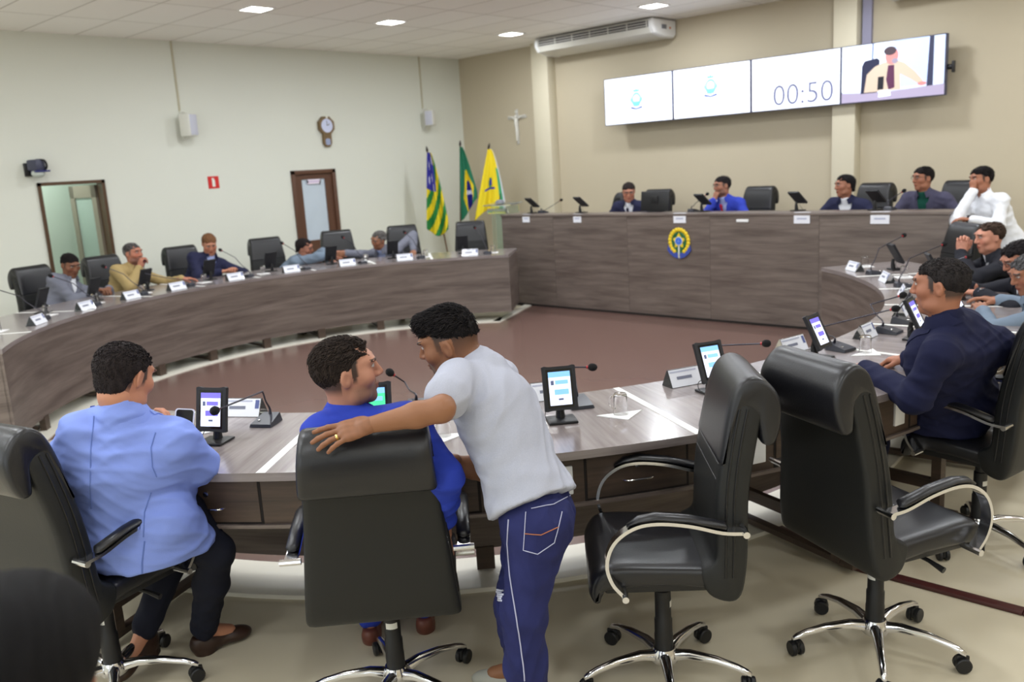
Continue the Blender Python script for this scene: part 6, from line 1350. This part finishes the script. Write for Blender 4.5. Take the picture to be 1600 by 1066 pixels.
FLAGC = dict(blue=(52, 50, 150), white=(226, 226, 236), green=(36, 130, 66), yellow=(232, 208, 34), dgreen=(40, 122, 92), navy=(46, 44, 150), pale=(206, 214, 222), mgreen=(60, 160, 110))
def star_at(u, v, pts, r): return any((u-a)**2*2.2+(v-b)**2 < r*r for a, b in pts)
def d_goias(u, v):
    if v < 0.47 and u < 0.78-0.30*v: return 'white' if star_at(u, v, ((0.28, 0.16), (0.45, 0.30), (0.2, 0.34), (0.5, 0.43), (0.62, 0.1)), 0.052) else 'blue'
    return 'green' if int(math.floor((v*0.95+u*0.55)*7.0)) % 2 == 0 else 'yellow'
def d_brasil(u, v):
    a = abs(u-0.55)*1.5+abs(v-0.72)*1.25
    if (u-0.58)**2*2.6+(v-0.80)**2 < 0.062: return 'white' if abs(v-0.72-0.35*(u-0.5)) < 0.035 else 'navy'
    return 'yellow' if a < 0.52 and v > 0.38 else 'dgreen'
def d_city(u, v):
    if u > 0.93: return 'pale'
    if u > 0.80 and v > 0.30: return 'mgreen'
    if (u-0.48)**2*1.6+(v-0.55)**2 < 0.0085: return 'navy' if (u-0.5)**2+(v-0.54)**2 < 0.003 else 'dgreen'
    if abs(v-0.645) < 0.018 and abs(u-0.46) < 0.2: return 'navy'
    return 'yellow'
fb = at_y(716, 412, 10.35); fb[2] = 0.0
mbase = thing('flag_stand', 'dark flag stand on the floor behind the empty chair at the corner', 'flag stand', tuple(fb)); mb = MB(); mb.lathe([(0.24, 0.0), (0.24, 0.02), (0.08, 0.05), (0.06, 0.12), (0.0, 0.12)], n=28); mb.obj('base', mat('flag_pole_wood', (104, 76, 52)), mbase)
flag((667, 233), fb+V(-0.12, -0.05, 0.10), d_goias, 'hanging green and yellow striped flag with blue starred canton in the corner', 0.06, 0.36, 1.28, 1, seed=0.4, lean=-0.06, yy=9.85)
flag((719, 224), fb+V(0, 0.04, 0.10), d_brasil, 'hanging green flag with yellow diamond and blue disc in the corner', 0.04, 0.30, 1.16, 1, seed=2.0, lean=-0.03)
flag((764, 228), fb+V(0.14, 0.0, 0.10), d_city, 'yellow flag with crest and green edge hanging nearest the lectern', 0.06, 0.50, 1.34, 1, seed=3.4, lean=-0.24, bow=0.035)
# ---- acrylic lectern
lp = at_y(786, 330, 9.62); t = thing('lectern', 'clear acrylic lectern standing left of the dais in front of the flags', 'lectern', (lp[0], 9.62, 0.0)); z = 1.42
M_AC2 = mat('green_tinted_acrylic', (226, 240, 235), 0.05, trans=0.93, ior=1.2)
mb = MB(); mb.box((0, 0, z), (0.56, 0.30, 0.012), bevel=0.003, M=Matrix.Rotation(0.12, 4, 'X')); mb.obj('reading_top', M_ACRYL, t); mb = MB(); mb.box((0, -0.12, z-0.10), (0.42, 0.03, 0.08), bevel=0.012); mb.obj('name_shelf', M_ACRYL, t)
for sx in (-1, 1): mb = MB(); mb.box((sx*0.16, 0.05, z/2), (0.012, 0.26, z-0.06)); mb.obj('side_panel', M_AC2, t)
mb = MB(); mb.box((0, -0.06, z/2), (0.20, 0.012, z-0.08)); mb.obj('front_panel', M_AC2, t); mb = MB(); mb.box((0, 0, 0.015), (0.56, 0.44, 0.03), bevel=0.004); mb.obj('base', M_ACRYL, t)
mm = thing('lectern_microphone', 'small dark microphone on top of the clear lectern', 'microphone', (lp[0], 9.56, z+0.01)); mb = MB(); mb.lathe([(0.07, 0), (0.068, 0.03), (0.045, 0.055), (0.0, 0.06)], n=18); mb.obj('base', M_GREYPL, mm); mb = MB(); mb.tube([(0, 0, 0.05), (0.0, 0.02, 0.14)], 0.007, 8); mb.obj('stem', M_BLACK, mm)
# ---- watches
def watch(owner_label, wr, dr, r=0.031, m=None):
    root = [o for o in COL.objects if o.name.startswith('person') and o.get('label', '').startswith(owner_label)][0]; d = nrm(V(dr)); u = nrm(np.cross(d, UP)); w = np.cross(d, u); c = V(wr)-V(root.location[:]); mb = MB()
    mb.loft([[c+d*a+(u*math.cos(q)+w*math.sin(q))*rr for q in np.linspace(0, 2*PI, 21)[:-1]] for a, rr in ((-0.008, r), (-0.008, r+0.004), (0.008, r+0.004), (0.008, r))]); mb.lathe([(0.0, 0.0), (0.018, 0.0), (0.018, 0.009), (0.0, 0.010)], c-w*0+V(0, 0, r), 16); mb.obj('wristwatch', m or M_CHROME, root)
watch('man in navy suit at the right', at_z(1358, 580, 0.905), at_z(1352, 578, 0.905)-at_d(1430, 622, 3.84)); watch('dark haired man in charcoal', at_z(1534, 459, 0.93), (-0.6, 0.8, 0)); watch('bearded man', at_y(1513, 343, 9.12), (-1, 0, 0.1), m=M_BLACK)
